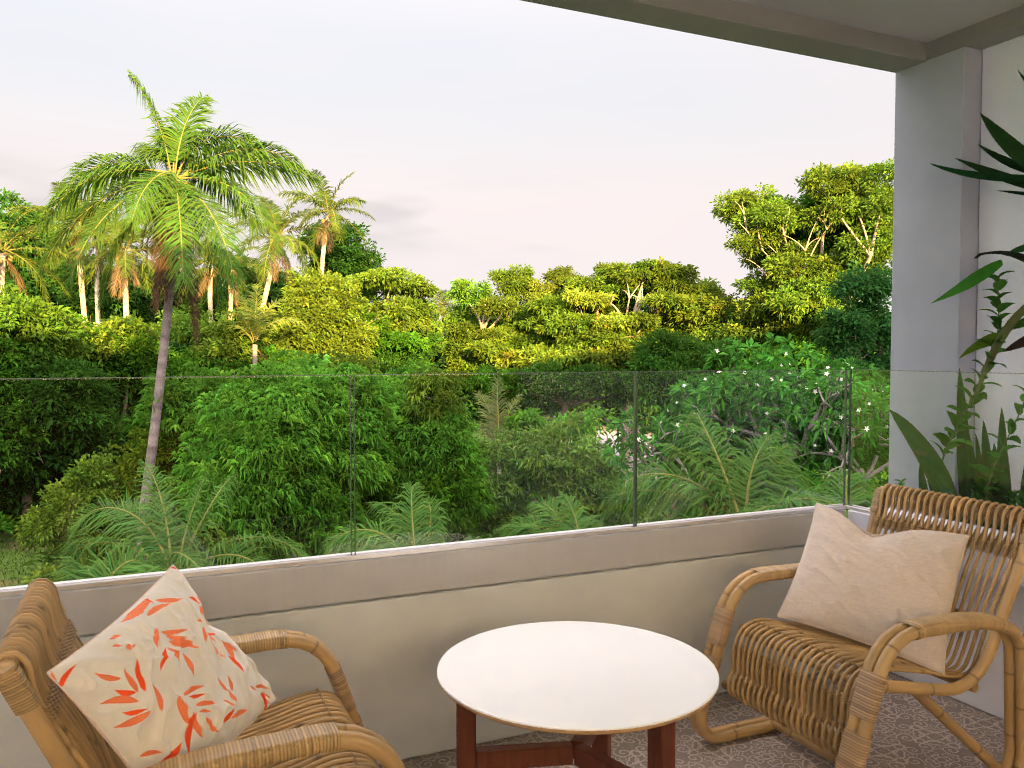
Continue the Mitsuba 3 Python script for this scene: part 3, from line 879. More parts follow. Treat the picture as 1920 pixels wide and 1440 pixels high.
for q in range(7):
    frond('coconut_palm', at(325, 335, 25) - np.array([0, 0, 0.3]), rs.uniform(225, 340), rs.uniform(-82, -66), rs.uniform(2.8, 4.3), 14, rs, (0.085, 0.05, 0.034), 60, 0.05, 0.5, 0.9, 0, (0.12, 0.07, 0.045), 0.03, 'dead_frond')


def star(rng, n, up=0.5, L=3.0):
    out = []
    for q in range(n):
        out.append((q * 137.5 + rng.uniform(-15, 15), 85 - 110 * ((q + 0.5) / n) ** 0.9, L * rng.uniform(0.85, 1.1), rng.uniform(45, 85)))
    return out


G = 'coconut palms beyond the tall palm'
rp = np.random.default_rng(5)
far = [((145, 425), 46, [(150, 500), (158, 590)], 3.0, 16, 'far coconut palm left of the tall palm with yellow old fronds and pale leaning trunk'),
       ((185, 440), 52, [(182, 510), (184, 600)], 2.8, 13, 'far coconut palm partly hidden between two palms at left'),
       ((235, 470), 42, [(235, 540), (241, 650)], 2.7, 14, 'far coconut palm just left of the tall palm with a pale upright trunk'),
       ((520, 445), 44, [(510, 500), (492, 580)], 3.2, 16, 'far coconut palm right of the tall palm with drooping tan dead fronds'),
       ((616, 400), 50, [(610, 440), (603, 520)], 3.0, 15, 'highest far coconut palm on the right of the tall palm, against the sky'),
       ((395, 500), 48, [(394, 560), (396, 610)], 2.4, 10, 'far coconut palm seen through the lower fronds of the tall palm'),
       ((430, 505), 50, [(433, 560), (430, 620)], 2.4, 10, 'far coconut palm with a bright trunk beside the dark bushes'),
       ((5, 470), 44, [(3, 540), (0, 620)], 3.2, 14, 'shaded coconut palm at the left border of the view'),
       ((826, 575), 75, [(826, 600), (828, 650)], 2.4, 12, 'small distant palm rising in the gap between the trees')]
for (cx, D, tp, L, n, lab) in far:
    palm('coconut_palm', lab, cx, D, star(rp, n, L=L), tp, 60 + n + int(D), trunk_r=0.15, dead=4 if n > 12 else 1, n=44, lw=0.075, ll=0.85, group=G, trunk_col=(0.42, 0.34, 0.26), col=(0.082, 0.135, 0.022), hang=0.6)
# young palms
palm('young_palm', 'small yellow green palm among the sunlit bushes beside the tall trunk', (478, 640), 36, [(100, 82, 2.6, 35), (60, 78, 2.4, 60), (130, 75, 2.5, 60), (10, 60, 2.2, 90), (170, 60, 2.2, 90), (250, 70, 2.2, 90), (300, 65, 2.2, 90)],
     [(478, 680)], 90, trunk_r=0.12, dead=1, nuts=False, n=44, lw=0.06, col=(0.11, 0.16, 0.03), ll=0.7)
palm('young_palm', 'grey green palm seen through the middle glass panel', (935, 850), 30, [(95, 84, 2.7, 30), (60, 76, 2.6, 50), (120, 76, 2.6, 55), (20, 62, 2.6, 85), (160, 62, 2.5, 85), (250, 70, 2.3, 80), (300, 60, 2.6, 90), (340, 45, 2.4, 80)],
     [(935, 900)], 91, trunk_r=0.12, dead=1, nuts=False, n=46, lw=0.05, col=(0.10, 0.14, 0.05), ll=0.7)
NG = 'young palms below the parapet'
NP = [((325, 1085), 13.5, [(160, 72, 2.4, 130, -20), (125, 76, 2.0, 50, 30), (70, 78, 1.8, 55, -30), (60, 62, 2.4, 66, 0), (15, 48, 2.5, 95, 20), (350, 40, 2.3, 90, 15), (200, 50, 2.0, 110), (280, 60, 1.7, 100), (130, 70, 2.0, 80), (240, 45, 1.8, 100)],
       'young palm with arching blue green fronds just outside the left glass panel'),
      ((172, 1150), 11.5, [(60, 70, 1.1, 120), (120, 72, 0.9, 120), (20, 55, 1.3, 110), (90, 78, 0.8, 80), (300, 60, 1.0, 100), (340, 50, 1.1, 100)], 'low palm whose rounded fronds show above the left chair'),
      ((785, 1085), 12.5, [(115, 76, 1.6, 45, 35), (60, 72, 1.5, 60, -35), (150, 68, 1.8, 120, 0), (170, 52, 1.7, 110, 0), (25, 55, 1.6, 95, 0), (5, 42, 1.6, 80, 0), (115, 70, 1.5, 70), (250, 60, 1.3, 100), (300, 60, 1.3, 100)],
       'young palm with upright fronds outside the middle of the parapet'),
      ((1085, 1070), 11.5, [(140, 66, 1.3, 90, 0), (110, 74, 1.3, 60, 0), (40, 60, 1.3, 95), (20, 45, 1.4, 90), (165, 45, 1.4, 90), (80, 80, 1.0, 40), (250, 55, 1.2, 100), (300, 55, 1.2, 100)], 'young palm with splayed fronds left of the dark glass joint'),
      ((1400, 1010), 10.5, [(80, 80, 1.4, 40, -20), (120, 66, 1.9, 45, 10), (60, 72, 1.5, 55, 0), (35, 60, 1.6, 80, 0), (10, 50, 1.5, 90, 0), (165, 48, 1.8, 75, 0), (150, 58, 1.7, 80, 0), (140, 75, 1.5, 50), (200, 45, 1.5, 100), (340, 50, 1.3, 90), (270, 60, 1.2, 100)],
       'young palm with a broad upright green frond before the flowering tree'),
      ((1600, 1035), 10.5, [(130, 60, 1.3, 90), (160, 45, 1.5, 80), (95, 75, 1.0, 70), (60, 60, 1.1, 90), (200, 40, 1.3, 90), (250, 50, 1.1, 90)], 'young palm with pale arching fronds at the corner of the glass')]
for (cx, D, fr, lab) in NP:
    palm('young_palm', lab, cx, D, fr, [(cx[0] + 2, cx[1] + 60)], 200 + int(cx[0]), trunk_r=0.13, dead=0, nuts=False, n=72, lw=0.027, ll=0.66, hang=0.85, group=NG, col=(0.068, 0.165, 0.035), rib=(0.22, 0.24, 0.07), curl=55)

# ------------------------------------------------------------------ broadleaf trees, left to right
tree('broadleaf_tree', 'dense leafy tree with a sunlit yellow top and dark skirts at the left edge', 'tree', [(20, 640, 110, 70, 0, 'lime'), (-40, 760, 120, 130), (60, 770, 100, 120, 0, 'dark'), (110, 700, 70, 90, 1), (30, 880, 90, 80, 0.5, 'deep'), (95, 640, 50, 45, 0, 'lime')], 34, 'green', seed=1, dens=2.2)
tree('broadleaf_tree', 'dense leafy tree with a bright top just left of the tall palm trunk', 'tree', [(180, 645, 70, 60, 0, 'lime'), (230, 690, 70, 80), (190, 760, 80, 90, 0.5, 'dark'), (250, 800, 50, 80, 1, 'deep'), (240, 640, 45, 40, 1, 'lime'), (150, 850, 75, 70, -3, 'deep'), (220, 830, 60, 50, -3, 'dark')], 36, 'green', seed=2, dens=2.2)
tree('broadleaf_tree', 'sunlit bushy tree right behind the tall palm trunk', 'tree', [(350, 650, 80, 55, 0, 'lime'), (430, 660, 70, 60, 0, 'lime'), (390, 730, 110, 70, 0, 'green'), (300, 700, 60, 60, 1, 'blue'), (490, 700, 60, 50)], 38, 'green', seed=3, dens=2.0)
tree('bush', 'low spreading pale green bush beside the lawn at the foot of the tall palm', 'bush', [(130, 980, 75, 65), (220, 930, 100, 95), (310, 890, 80, 80, 0.5, 'olive'), (260, 1010, 110, 80), (180, 1060, 90, 60), (350, 970, 90, 90), (90, 1000, 40, 40)], 26.5, 'lime', seed=4, LL=0.17, LW=0.075, dens=5.5, clump=0.26, per=22, trunk_r=0.07, sub=6)
tree('round_bush_tree', 'round yellow green tree with a smooth domed crown', 'tree', [(600, 585, 72, 68), (560, 640, 50, 50), (645, 640, 55, 50), (600, 640, 70, 60), (575, 560, 40, 38), (630, 555, 38, 36)], 40, 'yellow', seed=5, LL=0.24, LW=0.13, dens=3.6, sub=9, vary=0.05)
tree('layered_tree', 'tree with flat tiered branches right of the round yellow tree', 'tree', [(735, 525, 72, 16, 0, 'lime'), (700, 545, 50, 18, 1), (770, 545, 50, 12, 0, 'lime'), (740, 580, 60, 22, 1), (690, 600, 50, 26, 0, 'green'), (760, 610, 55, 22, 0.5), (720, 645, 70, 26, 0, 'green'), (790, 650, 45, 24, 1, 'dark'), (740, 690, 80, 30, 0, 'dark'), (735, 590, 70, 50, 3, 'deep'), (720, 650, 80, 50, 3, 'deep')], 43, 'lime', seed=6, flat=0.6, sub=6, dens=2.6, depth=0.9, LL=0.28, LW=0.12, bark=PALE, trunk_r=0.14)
tree('broadleaf_tree', 'dark green tree behind the highest far palm', 'tree', [(640, 480, 60, 55), (685, 490, 30, 40), (600, 460, 45, 40), (650, 530, 60, 50)], 60, 'deep', seed=7, LL=0.42, LW=0.2, dens=1.3, clump=0.6)
tree('broadleaf_tree', 'dark tall tree behind the palms in the upper left corner of the wood', 'tree', [(20, 430, 55, 55), (70, 480, 60, 55), (-20, 500, 70, 70), (30, 540, 90, 50), (110, 540, 60, 50)], 60, 'deep', seed=8, LL=0.42, LW=0.2, dens=1.3, clump=0.6)
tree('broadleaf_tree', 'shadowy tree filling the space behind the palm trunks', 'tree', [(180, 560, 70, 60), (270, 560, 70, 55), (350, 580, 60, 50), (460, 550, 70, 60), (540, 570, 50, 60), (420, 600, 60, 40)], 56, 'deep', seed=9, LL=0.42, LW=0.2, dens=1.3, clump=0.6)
WG = dict(LL=0.185, LW=0.048, clump=0.21, per=22, droop=0.5, up=0.15)
tree('mango_tree', 'big bright green long leaved tree in front of the left and middle glass', 'tree', [(520, 800, 120, 95), (600, 870, 130, 100), (480, 900, 110, 100), (620, 760, 110, 70, 0.4, 'bright'), (560, 980, 130, 80, 0, 'green'), (660, 960, 90, 90, 0, 'green'), (420, 850, 80, 80)], 20, 'bright', seed=10, vary=0.05, dens=7.5, sub=10, trunk_r=0.12, bark=GREY, **WG)
tree('mango_tree', 'bright green long leaved tree left of the pane with pale reflections', 'tree', [(750, 760, 100, 75, 0, 'bright'), (800, 840, 100, 100), (720, 860, 90, 90), (830, 930, 80, 80, 0, 'green'), (760, 960, 90, 80, 0, 'green'), (820, 740, 60, 50, 0.5, 'lime')], 22, 'bright', seed=11, vary=0.05, dens=7.5, sub=10, trunk_r=0.12, bark=GREY, **WG)
tree('mango_tree', 'bright green tree behind the upper part of the tall palm trunk', 'tree', [(370, 760, 80, 55), (450, 740, 80, 50), (330, 800, 70, 60, 0, 'green'), (540, 720, 90, 45, 0.5), (640, 705, 80, 40, 1, 'lime')], 27, 'bright', seed=12, dens=3.8, sub=7, bark=GREY, LL=0.26, LW=0.075, clump=0.28, per=20, droop=0.45)
tree('pale_bush_tree', 'pale green bushy tree in front of the path behind the middle glass', 'tree', [(960, 880, 80, 75), (1050, 850, 90, 75), (1095, 895, 60, 72), (1000, 940, 110, 70), (1090, 800, 60, 35, 1.5, 'bright'), (1010, 800, 60, 35, 1.5, 'bright'), (920, 930, 60, 80), (1120, 955, 66, 52)], 24, 'pale', seed=13, dens=4.2, sub=7, bark=GREY, LL=0.22, LW=0.06, clump=0.25, per=20, droop=0.45, trunk_r=0.08)
UM = dict(flat=0.75, sub=9, grow=1.06, vary=0.24, depth=0.9, LL=0.28, LW=0.12)


def umbrella_wood(key, rng):
    m = M()
    f = at(1172, 700, 43.4)
    f[2] = GZ
    k = at(1173, 606, 43.4)
    limb(m, f, k, 0.24, 0.14, rng, PALE, 0.03, 12, 9)
    for (x, y, w) in ((1120, 592, 0.1), (1145, 570, 0.1), (1205, 565, 0.11), (1235, 580, 0.1), (1180, 560, 0.09), (1095, 600, 0.07)):
        limb(m, k, at(x, y, 42.8), w * 0.75, w * 0.35, rng, PALE, 0.25, 10, 7)
        for q in range(3):
            limb(m, at(x, y, 42.8), at(x + rng.uniform(-45, 45), y - rng.uniform(5, 40), 42.8 + rng.uniform(-1, 2)), w * 0.5, w * 0.2, rng, PALE, 0.2, 6, 5)
    m.put(part(key, 'bough'), 'bark', smooth=True)


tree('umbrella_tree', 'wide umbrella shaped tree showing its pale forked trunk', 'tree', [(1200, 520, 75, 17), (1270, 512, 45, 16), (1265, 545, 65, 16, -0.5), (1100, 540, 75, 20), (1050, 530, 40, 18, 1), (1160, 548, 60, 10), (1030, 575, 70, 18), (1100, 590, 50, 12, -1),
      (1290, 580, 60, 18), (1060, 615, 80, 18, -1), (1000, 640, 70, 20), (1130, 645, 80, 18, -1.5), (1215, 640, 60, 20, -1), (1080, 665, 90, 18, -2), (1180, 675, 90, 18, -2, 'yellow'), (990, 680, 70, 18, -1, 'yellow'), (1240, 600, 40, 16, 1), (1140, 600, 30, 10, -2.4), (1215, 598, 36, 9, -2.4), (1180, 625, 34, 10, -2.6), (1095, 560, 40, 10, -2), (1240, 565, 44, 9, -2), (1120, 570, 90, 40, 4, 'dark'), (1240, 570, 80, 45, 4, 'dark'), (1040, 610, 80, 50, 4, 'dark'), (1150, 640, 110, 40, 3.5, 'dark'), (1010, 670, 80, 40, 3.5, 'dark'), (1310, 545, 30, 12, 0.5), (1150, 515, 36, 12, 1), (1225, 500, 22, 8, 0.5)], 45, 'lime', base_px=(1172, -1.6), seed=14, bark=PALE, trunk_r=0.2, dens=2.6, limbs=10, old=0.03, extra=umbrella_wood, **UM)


def leaning_wood(key, rng):
    m = M()
    a = at(930, 720, 46)
    a[2] = GZ
    b = at(905, 625, 45.4)
    limb(m, a, b, 0.2, 0.12, rng, PALE, 0.05, 12, 9)
    for (x, y) in ((880, 570), (912, 560), (935, 580), (960, 560)):
        limb(m, b, at(x, y, 45.2), 0.085, 0.035, rng, PALE, 0.2, 9, 7)
    m.put(part(key, 'bough'), 'bark', smooth=True)


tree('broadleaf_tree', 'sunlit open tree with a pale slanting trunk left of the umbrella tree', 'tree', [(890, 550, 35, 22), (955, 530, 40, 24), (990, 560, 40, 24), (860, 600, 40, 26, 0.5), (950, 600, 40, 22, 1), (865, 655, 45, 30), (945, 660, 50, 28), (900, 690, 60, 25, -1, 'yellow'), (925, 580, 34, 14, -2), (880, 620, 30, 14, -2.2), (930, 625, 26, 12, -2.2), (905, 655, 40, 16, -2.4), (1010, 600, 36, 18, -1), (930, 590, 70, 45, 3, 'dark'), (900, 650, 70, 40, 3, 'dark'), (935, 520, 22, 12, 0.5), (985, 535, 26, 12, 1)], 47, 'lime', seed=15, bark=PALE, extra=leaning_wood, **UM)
tree('broadleaf_tree', 'golden green rounded tree between the umbrella tree and the great tree', 'tree', [(1300, 600, 55, 38), (1360, 585, 50, 36), (1420, 590, 55, 42), (1390, 630, 80, 40, -0.5), (1310, 650, 50, 35), (1470, 570, 40, 40)], 43, 'yellow', seed=16, LL=0.26, LW=0.12, dens=3.0, sub=8, old=0.05)


def great_wood(key, rng):
    m = M()
    f = at(1585, 720, 40)
    f[2] = GZ
    k = at(1590, 560, 40)
    limb(m, f, k, 0.36, 0.24, rng, PALE, 0.04, 12, 10)
    b1 = at(1632, 480, 39.2)
    limb(m, k, b1, 0.13, 0.085, rng, PALE, 0.08, 10, 9)
    limb(m, b1, at(1650, 400, 39.4), 0.08, 0.03, rng, PALE, 0.1, 10, 7)
    limb(m, b1, at(1598, 385, 39.6), 0.06, 0.02, rng, PALE, 0.1, 10, 7)
    k2 = at(1500, 540, 40)
    limb(m, at(1560, 620, 40), k2, 0.13, 0.08, rng, PALE, 0.1, 10, 8)
    for (x, y, w) in ((1430, 470, 0.13), (1470, 440, 0.12), (1510, 470, 0.1), (1400, 430, 0.08), (1550, 430, 0.1), (1440, 520, 0.09)):
        limb(m, k2, at(x, y, 39.9), w * 0.5, w * 0.2, rng, PALE, 0.15, 10, 7)
        for q in range(3):
            limb(m, at(x, y, 39.6), at(x + rng.uniform(-45, 45), y - rng.uniform(20, 60), 39.4), w * 0.4, w * 0.15, rng, PALE, 0.2, 6, 5)
    limb(m, b1, at(1555, 370, 39.9), 0.06, 0.02, rng, PALE, 0.15, 10, 7)
    m.put(part(key, 'bough'), 'bark', smooth=True)


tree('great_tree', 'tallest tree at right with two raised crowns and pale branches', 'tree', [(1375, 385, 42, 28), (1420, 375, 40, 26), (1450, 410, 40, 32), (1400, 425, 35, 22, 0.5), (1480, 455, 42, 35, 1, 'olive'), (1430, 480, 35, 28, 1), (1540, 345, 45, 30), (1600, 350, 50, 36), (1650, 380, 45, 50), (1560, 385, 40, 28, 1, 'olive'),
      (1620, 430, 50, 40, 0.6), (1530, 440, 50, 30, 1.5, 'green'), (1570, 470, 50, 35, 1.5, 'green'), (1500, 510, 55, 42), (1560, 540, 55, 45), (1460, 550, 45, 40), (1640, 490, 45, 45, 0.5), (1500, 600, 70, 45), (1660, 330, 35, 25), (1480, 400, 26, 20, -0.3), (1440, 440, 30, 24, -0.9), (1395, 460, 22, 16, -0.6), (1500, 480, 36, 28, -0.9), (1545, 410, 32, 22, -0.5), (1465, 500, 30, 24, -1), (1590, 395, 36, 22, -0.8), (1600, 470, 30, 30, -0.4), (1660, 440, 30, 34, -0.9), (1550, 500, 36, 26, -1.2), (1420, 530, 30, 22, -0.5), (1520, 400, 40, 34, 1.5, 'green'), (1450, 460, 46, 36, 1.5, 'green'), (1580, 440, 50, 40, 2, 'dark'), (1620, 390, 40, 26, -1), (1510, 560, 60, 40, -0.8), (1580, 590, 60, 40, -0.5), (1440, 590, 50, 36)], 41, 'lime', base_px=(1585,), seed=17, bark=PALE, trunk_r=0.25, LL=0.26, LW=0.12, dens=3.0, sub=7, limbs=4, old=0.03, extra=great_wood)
tree('broadleaf_tree', 'dark blue green shaded tree next to the grey column', 'tree', [(1630, 560, 55, 60), (1650, 640, 60, 70), (1600, 680, 50, 60), (1640, 740, 60, 60), (1590, 620, 40, 45)], 31, 'blue', seed=18, LL=0.26, LW=0.12, dens=2.8)
tree('broadleaf_tree', 'dark tree at the left shoulder of the flowering tree', 'tree', [(1260, 660, 60, 45), (1320, 680, 50, 45), (1250, 720, 60, 50), (1290, 760, 50, 50, 0, 'deep'), (1220, 690, 40, 40)], 33, 'dark', seed=19, LL=0.26, LW=0.11, dens=2.6)
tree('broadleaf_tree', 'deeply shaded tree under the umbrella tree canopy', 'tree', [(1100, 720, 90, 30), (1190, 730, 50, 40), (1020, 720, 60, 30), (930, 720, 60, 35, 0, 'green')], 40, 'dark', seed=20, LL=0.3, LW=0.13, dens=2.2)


# flowering frangipani with grey forked branches
def frangipani():
    rng = np.random.default_rng(77)
    key = num('frangipani_tree')
    tag(key, 'flowering tree with white blossoms and bare grey forked twigs', 'tree')
    D = 20.0
    s = m_px(D)
    foot = at(1450, 900, D)
    foot[2] = GZ - 0.1
    wood, crown = M(), M()
    tips = []

    def grow(a, d, L, r, lev):
        b = a + d * L
        limb(wood, a, b, r, r * 0.72, rng, GREY, 0.12, 6, 6)
        if lev == 0:
            tips.append((b, d))
            return
        for q in range(3 if rng.random() < 0.65 else 2):
            nd = unit(d + rng.normal(size=3) * 0.62 + np.array([0, 0, 0.12]))
            grow(b, nd, L * rng.uniform(0.68, 0.86), r * 0.66, lev - 1)
    for (x, y, r) in ((1390, 880, 0.09), (1480, 860, 0.1), (1560, 900, 0.08), (1300, 920, 0.08), (1620, 900, 0.07)):
        j = at(x, y, D + rng.uniform(-1, 1))
        limb(wood, foot, j, r * 1.5, r, rng, GREY, 0.1, 9, 8)
        for q in range(4):
            nd = unit(np.array([rng.normal() * 0.9, rng.normal() * 0.6, 0.9]))
            grow(j, nd, 0.85, r * 0.75, 3)
    env = [(1450, 790, 200, 150), (1340, 840, 140, 120), (1570, 820, 110, 130)]
    for (x, y, rx, ry) in env:
        c = at(x, y, D)
        for q in range(430):
            d = unit(rng.normal(size=3))
            if d[2] < -0.5:
                continue
            o = d * np.array([rx * s, rx * s * 0.8, ry * s]) * rng.uniform(0.6, 1.02) * (0.85 + 0.3 * float(meshkit.noise(d * 2.2 + c)))
            tips.append((c + o, unit(d + np.array([0, 0, 0.5]))))
    B_, A_, C_ = [], [], []
    for (b, d) in tips:
        n = rng.integers(9, 14)
        base = np.array(PAL['blue']) * np.array([1.6, 1.65, 1.0]) * math.exp(rng.normal(0, 0.3))
        ax = unit(d * 0.5 + rng.normal(size=(n, 3)) * 0.75)
        B_.append(b + ax * 0.04)
        A_.append(ax)
        C_.append(tone(rng, n, base, 0.2, 0.1))
    leafset(crown, np.vstack(B_), np.vstack(A_), 0.26 * np.exp(rng.normal(0, 0.15, sum(map(len, B_)))), 0.075, np.vstack(C_), rng, 0.25)
    wood.put(part(key, 'trunk'), 'bark', smooth=True)
    crown.put(part(key, 'crown'), 'leaf')
    pick = [t for t in tips if (t[0] - at(1450, 790, D)) @ unit(FWD * [1, 1, 0]) < 0.4]
    a = np.arange(5) * 2 * np.pi / 5
    for q in rng.choice(len(pick), 220, replace=False):
        b, d = pick[q]
        o = b + unit(-FWD + np.array([0, 0, 0.7])) * 0.16
        m = M()
        for w in range(1):
            n_ = unit(-FWD + np.array([0, 0, 0.6]) + rng.normal(size=3) * 0.6)
            u = unit(np.cross(n_, [0.3, 0.2, 1.0]))
            v = np.cross(n_, u)
            cc = o + rng.normal(size=3) * 0.03
            R_ = rng.uniform(0.035, 0.06)
            for t in a:
                e = u * math.cos(t) + v * math.sin(t)
                f = u * math.cos(t + 1.25) + v * math.sin(t + 1.25)
                m.add(np.array([cc, cc + e * R_ * 0.6 + n_ * R_ * 0.25, cc + (e + f) / 2 * R_ * 1.45 + n_ * R_ * 0.15, cc + f * R_ * 0.45 + n_ * R_ * 0.2]), np.array([[0, 1, 2], [0, 2, 3]]), (1, 1, 1))
        m.put(part(key, 'flower'), 'petal')


frangipani()
# a far wood that closes the view between the nearer trees
rng = np.random.default_rng(31)
fw = M()
for x in np.arange(-260, 1850, 34):
    D = rng.uniform(66, 84)
    y = 650 + rng.uniform(-16, 22) - (40 if x < 560 else 0)
    c = at(x, y, D)
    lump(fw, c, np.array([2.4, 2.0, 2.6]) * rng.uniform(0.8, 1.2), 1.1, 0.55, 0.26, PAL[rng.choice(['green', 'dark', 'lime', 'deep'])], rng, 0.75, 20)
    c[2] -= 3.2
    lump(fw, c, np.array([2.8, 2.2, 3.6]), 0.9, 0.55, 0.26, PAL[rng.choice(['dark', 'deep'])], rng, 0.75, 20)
fw.put('far_wood', 'leaf')
tag('far_wood', 'distant wood closing the view behind the nearer trees', 'wood', kind='stuff')
# low undergrowth in the gaps
ug = M()
for x in np.arange(-60, 1700, 46):
    for D in (28, 36, 47):
        c = at(x + rng.uniform(-20, 20), 700, D + rng.uniform(-3, 3))
        if x < 150 and D < 33:
            continue
        if 1120 < x < 1240 and D < 60:
            continue
        c[2] = GZ + 0.5
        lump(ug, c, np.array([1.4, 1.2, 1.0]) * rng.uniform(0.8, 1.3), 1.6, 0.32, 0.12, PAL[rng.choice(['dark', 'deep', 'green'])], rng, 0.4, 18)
ug.put('undergrowth', 'leaf')
tag('undergrowth', 'dark undergrowth on the ground between the trees', 'undergrowth', kind='stuff')
# grass of the lawn at the lower left
n = 26000
gp = np.stack([rng.uniform(-16, 1, n), rng.uniform(13, 34, n)], 1)
gr = M()
gb = np.c_[gp, gzat(gp[:, 0], gp[:, 1])]
ga = unit(rng.normal(size=(n, 3)) * 0.5 + np.array([0, 0, 1.0]))
leafset(gr, gb, ga, rng.uniform(0.06, 0.16, n), 0.03, tone(rng, n, (0.028, 0.065, 0.012), 0.25, 0.2), rng, 0.1)
gr.put('grass', 'grass_blade')
tag('grass', 'short mown grass of the lawn', 'grass', kind='stuff')


# ------------------------------------------------------------------ planter plants
def strap(m, pts, w, col, nrm, fold=0.25, n=14, prof='lance', rng=None, edge=None):
    """A blade along the points, widest in the middle (lance) or below it (sword), folded along its midrib."""
    p = spline(pts, n)
    t = np.linspace(0, 1, n)
    T = unit(np.gradient(p, axis=0))
    S = unit(np.cross(T, nrm))
    Nn = np.cross(S, T)
    hw = w / 2 * (np.sin(np.pi * (0.06 + 0.94 * t) ** 0.8) ** 0.8 if prof == 'lance' else (np.minimum(1, (0.55 + t * 1.1)) * np.clip(1 - t ** 3.2, 0, 1) ** 0.75))
    hw = np.maximum(hw, w * 0.012)[:, None]
    rows = [-1, -0.55, 0, 0.55, 1]
    v = np.stack([p + S * hw * k + Nn * hw * fold * abs(k) for k in rows], 1).reshape(-1, 3)
    i, j = np.meshgrid(np.arange(n - 1), np.arange(4), indexing='ij')
    q = np.stack([i * 5 + j, i * 5 + j + 1, (i + 1) * 5 + j + 1, (i + 1) * 5 + j], -1).reshape(-1, 4)
    c = np.repeat(np.asarray(col, float)[None], n * 5, 0).reshape(n, 5, 3)
    if rng is not None:
        c = c * (1 + 0.35 * (meshkit.noise(np.stack([t * 16 + rng.uniform(0, 50), t * 0, t * 0], 1)) - 0.5))[:, None, None]
    if edge is not None:
        c[:, [0, 4]] = edge
    m.add(v, q, c.reshape(-1, 3))


rng = np.random.default_rng(8)
FACE = unit(-FWD)
SN = num('snake_plant')
tag(SN, 'snake plant with stiff dark sword leaves behind the side glass', 'plant')
for (bx, by, tx, ty, X, w, mx, my) in ((1800, 985, 1668, 768, 2.90, 0.088, 1752, 880), (1812, 985, 1799, 690, 2.98, 0.052, 1806, 830), (1838, 985, 1806, 785, 2.94, 0.05, 1822, 880), (1846, 985, 1829, 812, 3.0, 0.04, 1838, 900), (1858, 985, 1844, 788, 2.96, 0.045, 1852, 890),
                                   (1870, 985, 1878, 763, 2.96, 0.055, 1876, 870), (1862, 985, 1864, 830, 2.92, 0.05, 1864, 900), (1895, 985, 1885, 830, 2.94, 0.045, 1886, 900), (1740, 985, 1725, 870, 2.93, 0.04, 1732, 920), (1755, 985, 1738, 900, 2.96, 0.045, 1748, 930), (1910, 985, 1925, 850, 2.97, 0.05, 1918, 900)):
    m = M()
    b = onX(bx, by, X)
    b[2] = min(b[2], 0.6)
    strap(m, [b, onX(mx, my, X), onX(tx, ty, X)], w, (0.030, 0.082, 0.034), unit(FACE + rng.normal(size=3) * 0.35), 0.35, 16, 'sword', rng, (0.05, 0.085, 0.03))
    m.put(part(SN, 'leaf'), 'plant_leaf', smooth=True)
DR = num('broad_leaf_plant')
tag(DR, 'plant with long glossy strap leaves reaching in before the white wall', 'plant')
stem = M()
tube(stem, spline([(2.98, 1.35, 0.6), (2.98, 1.40, 1.2), (2.97, 1.45, 1.7), (2.98, 1.42, 2.2)], 20), 0.014, (0.14, 0.10, 0.06), 8)
stem.put(part(DR, 'stem'), 'bark', smooth=True)
for (pts, w, X, col) in (([(1960, 335), (1895, 280), (1838, 212)], 0.062, 2.92, (0.02, 0.06, 0.02)), ([(1960, 330), (1890, 305), (1833, 270)], 0.026, 2.95, (0.015, 0.045, 0.018)),
                         ([(1975, 335), (1860, 335), (1800, 325), (1742, 306)], 0.040, 2.92, (0.015, 0.06, 0.02)), ([(1975, 365), (1880, 335), (1790, 296)], 0.046, 2.95, (0.02, 0.055, 0.02)),
                         ([(1970, 372), (1920, 365), (1868, 357)], 0.022, 2.98, (0.012, 0.04, 0.016)), ([(1975, 520), (1905, 485), (1860, 476), (1826, 484)], 0.066, 2.92, (0.022, 0.03, 0.022)),
                         ([(1880, 492), (1830, 525), (1790, 548), (1745, 569)], 0.046, 2.90, (0.035, 0.15, 0.02)), ([(1975, 470), (1925, 466), (1885, 478)], 0.03, 2.96, (0.02, 0.07, 0.02)),
                         ([(1880, 630), (1835, 645), (1798, 672)], 0.036, 2.90, (0.09, 0.17, 0.02)), ([(1960, 190), (1930, 165), (1908, 130)], 0.034, 2.93, (0.02, 0.05, 0.02)),
                         ([(1975, 545), (1905, 590), (1860, 660), (1822, 760)], 0.038, 2.90, (0.11, 0.14, 0.06)), ([(1975, 615), (1920, 640), (1880, 660)], 0.03, 2.96, (0.04, 0.03, 0.025)), ([(1975, 580), (1930, 600), (1868, 622)], 0.024, 2.94, (0.03, 0.10, 0.02))):
    m = M()
    strap(m, [onX(x, y, X) for x, y in pts], w * 1.35, np.array(col) * 1.1, unit(FACE + np.array([0, 0, 0.25]) + rng.normal(size=3) * 0.2), 0.3, 16, 'lance', rng)
    m.put(part(DR, 'leaf'), 'plant_leaf', smooth=True)


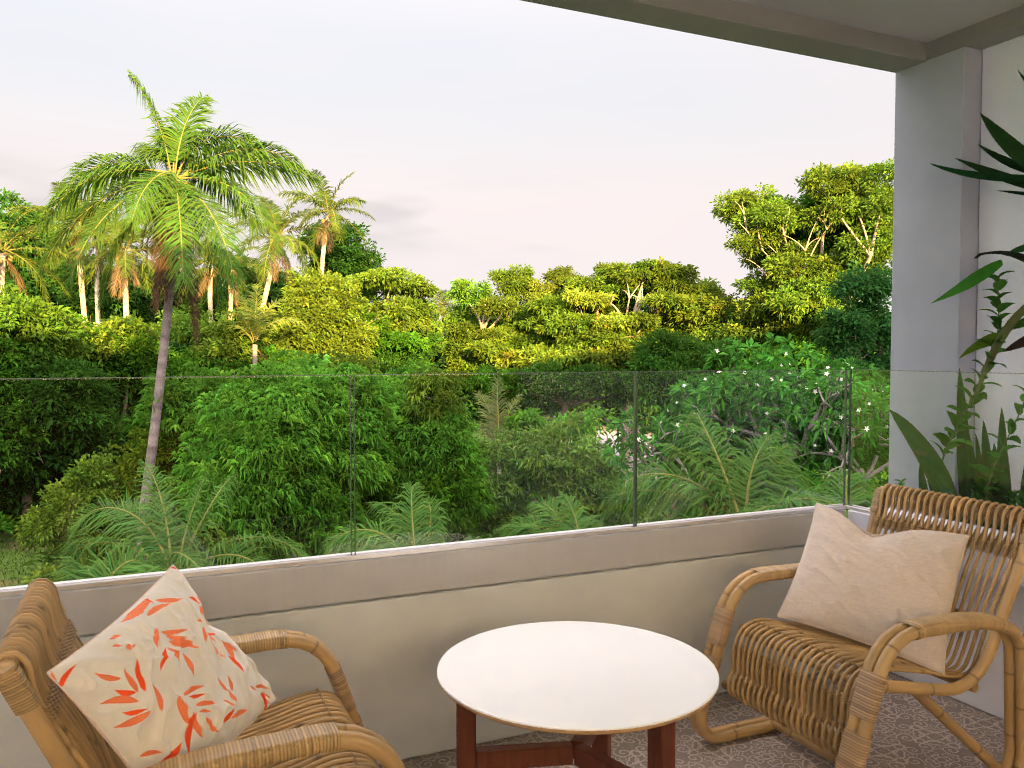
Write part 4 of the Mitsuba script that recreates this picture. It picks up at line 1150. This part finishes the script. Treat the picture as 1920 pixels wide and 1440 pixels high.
def stemplant(name, label, pts, X, leaf, w, gap, col, seed, r=0.004):
    rng = np.random.default_rng(seed)
    key = num(name)
    tag(key, label, 'plant')
    p, t = resample(spline([onX(x, y, X) for x, y in pts], 60), gap)
    m = M()
    tube(m, p, np.linspace(r, r * 0.5, len(p)), (0.10, 0.13, 0.05), 6)
    m.put(part(key, 'stem'), 'bark', smooth=True)
    T = unit(np.gradient(p, axis=0))
    for i in range(2, len(p)):
        for q in range(2 if leaf < 0.08 else 1):
            a = i * 2.4 + q * np.pi + rng.normal(0, 0.3)
            u = unit(np.cross(T[i], [0.2, 1, 0.1]))
            v = np.cross(T[i], u)
            d = unit(u * math.cos(a) + v * math.sin(a) + T[i] * 0.55)
            L = leaf * rng.uniform(0.75, 1.2) * (0.6 + 0.4 * min(1, (len(p) - i) / 5))
            m = M()
            strap(m, [p[i], p[i] + d * L * 0.5 + T[i] * L * 0.06, p[i] + d * L - np.array([0, 0, L * 0.15])], w * rng.uniform(0.8, 1.2), np.array(col) * math.exp(rng.normal(0, 0.3)), unit(T[i] + rng.normal(size=3) * 0.3), 0.25, 7, 'lance')
            m.put(part(key, 'leaf'), 'plant_leaf', smooth=True)


stemplant('leafy_stem_plant', 'twisting leafy stem climbing past the column to a whorled tip', [(1765, 870), (1790, 810), (1820, 755), (1850, 690), (1868, 640), (1872, 580), (1873, 520)], 2.92, 0.085, 0.04, 0.016, (0.05, 0.16, 0.03), 1)
stemplant('leafy_stem_plant', 'leafy stem with paired leaves at the far right of the planter', [(1850, 960), (1875, 850), (1900, 800), (1925, 740)], 2.90, 0.085, 0.036, 0.026, (0.04, 0.15, 0.03), 2)
stemplant('leafy_stem_plant', 'light green sprig just above the left end of the chair back', [(1700, 985), (1694, 940), (1690, 905)], 2.88, 0.05, 0.016, 0.014, (0.06, 0.17, 0.02), 3, 0.003)
for q, (x0, x1, y) in enumerate(((1800, 1835, 935), (1835, 1870, 915), (1870, 1905, 930), (1895, 1935, 905), (1815, 1850, 900), (1855, 1895, 955))):
    stemplant('planter_herb', ['small leafy herb at the foot of the snake plant, near the column', 'small leafy herb between the sword leaves', 'small leafy herb under the far right leafy stem', 'small leafy herb at the right border of the planter', 'small leafy herb behind the largest sword leaf', 'small leafy herb close behind the chair back'][q],
              [(x0, 985), ((x0 + x1) / 2, (y + 985) / 2), (x1, y)], 2.90 + 0.02 * (q % 3), 0.056, 0.03, 0.013, (0.04, 0.16, 0.03), 20 + q, 0.003)
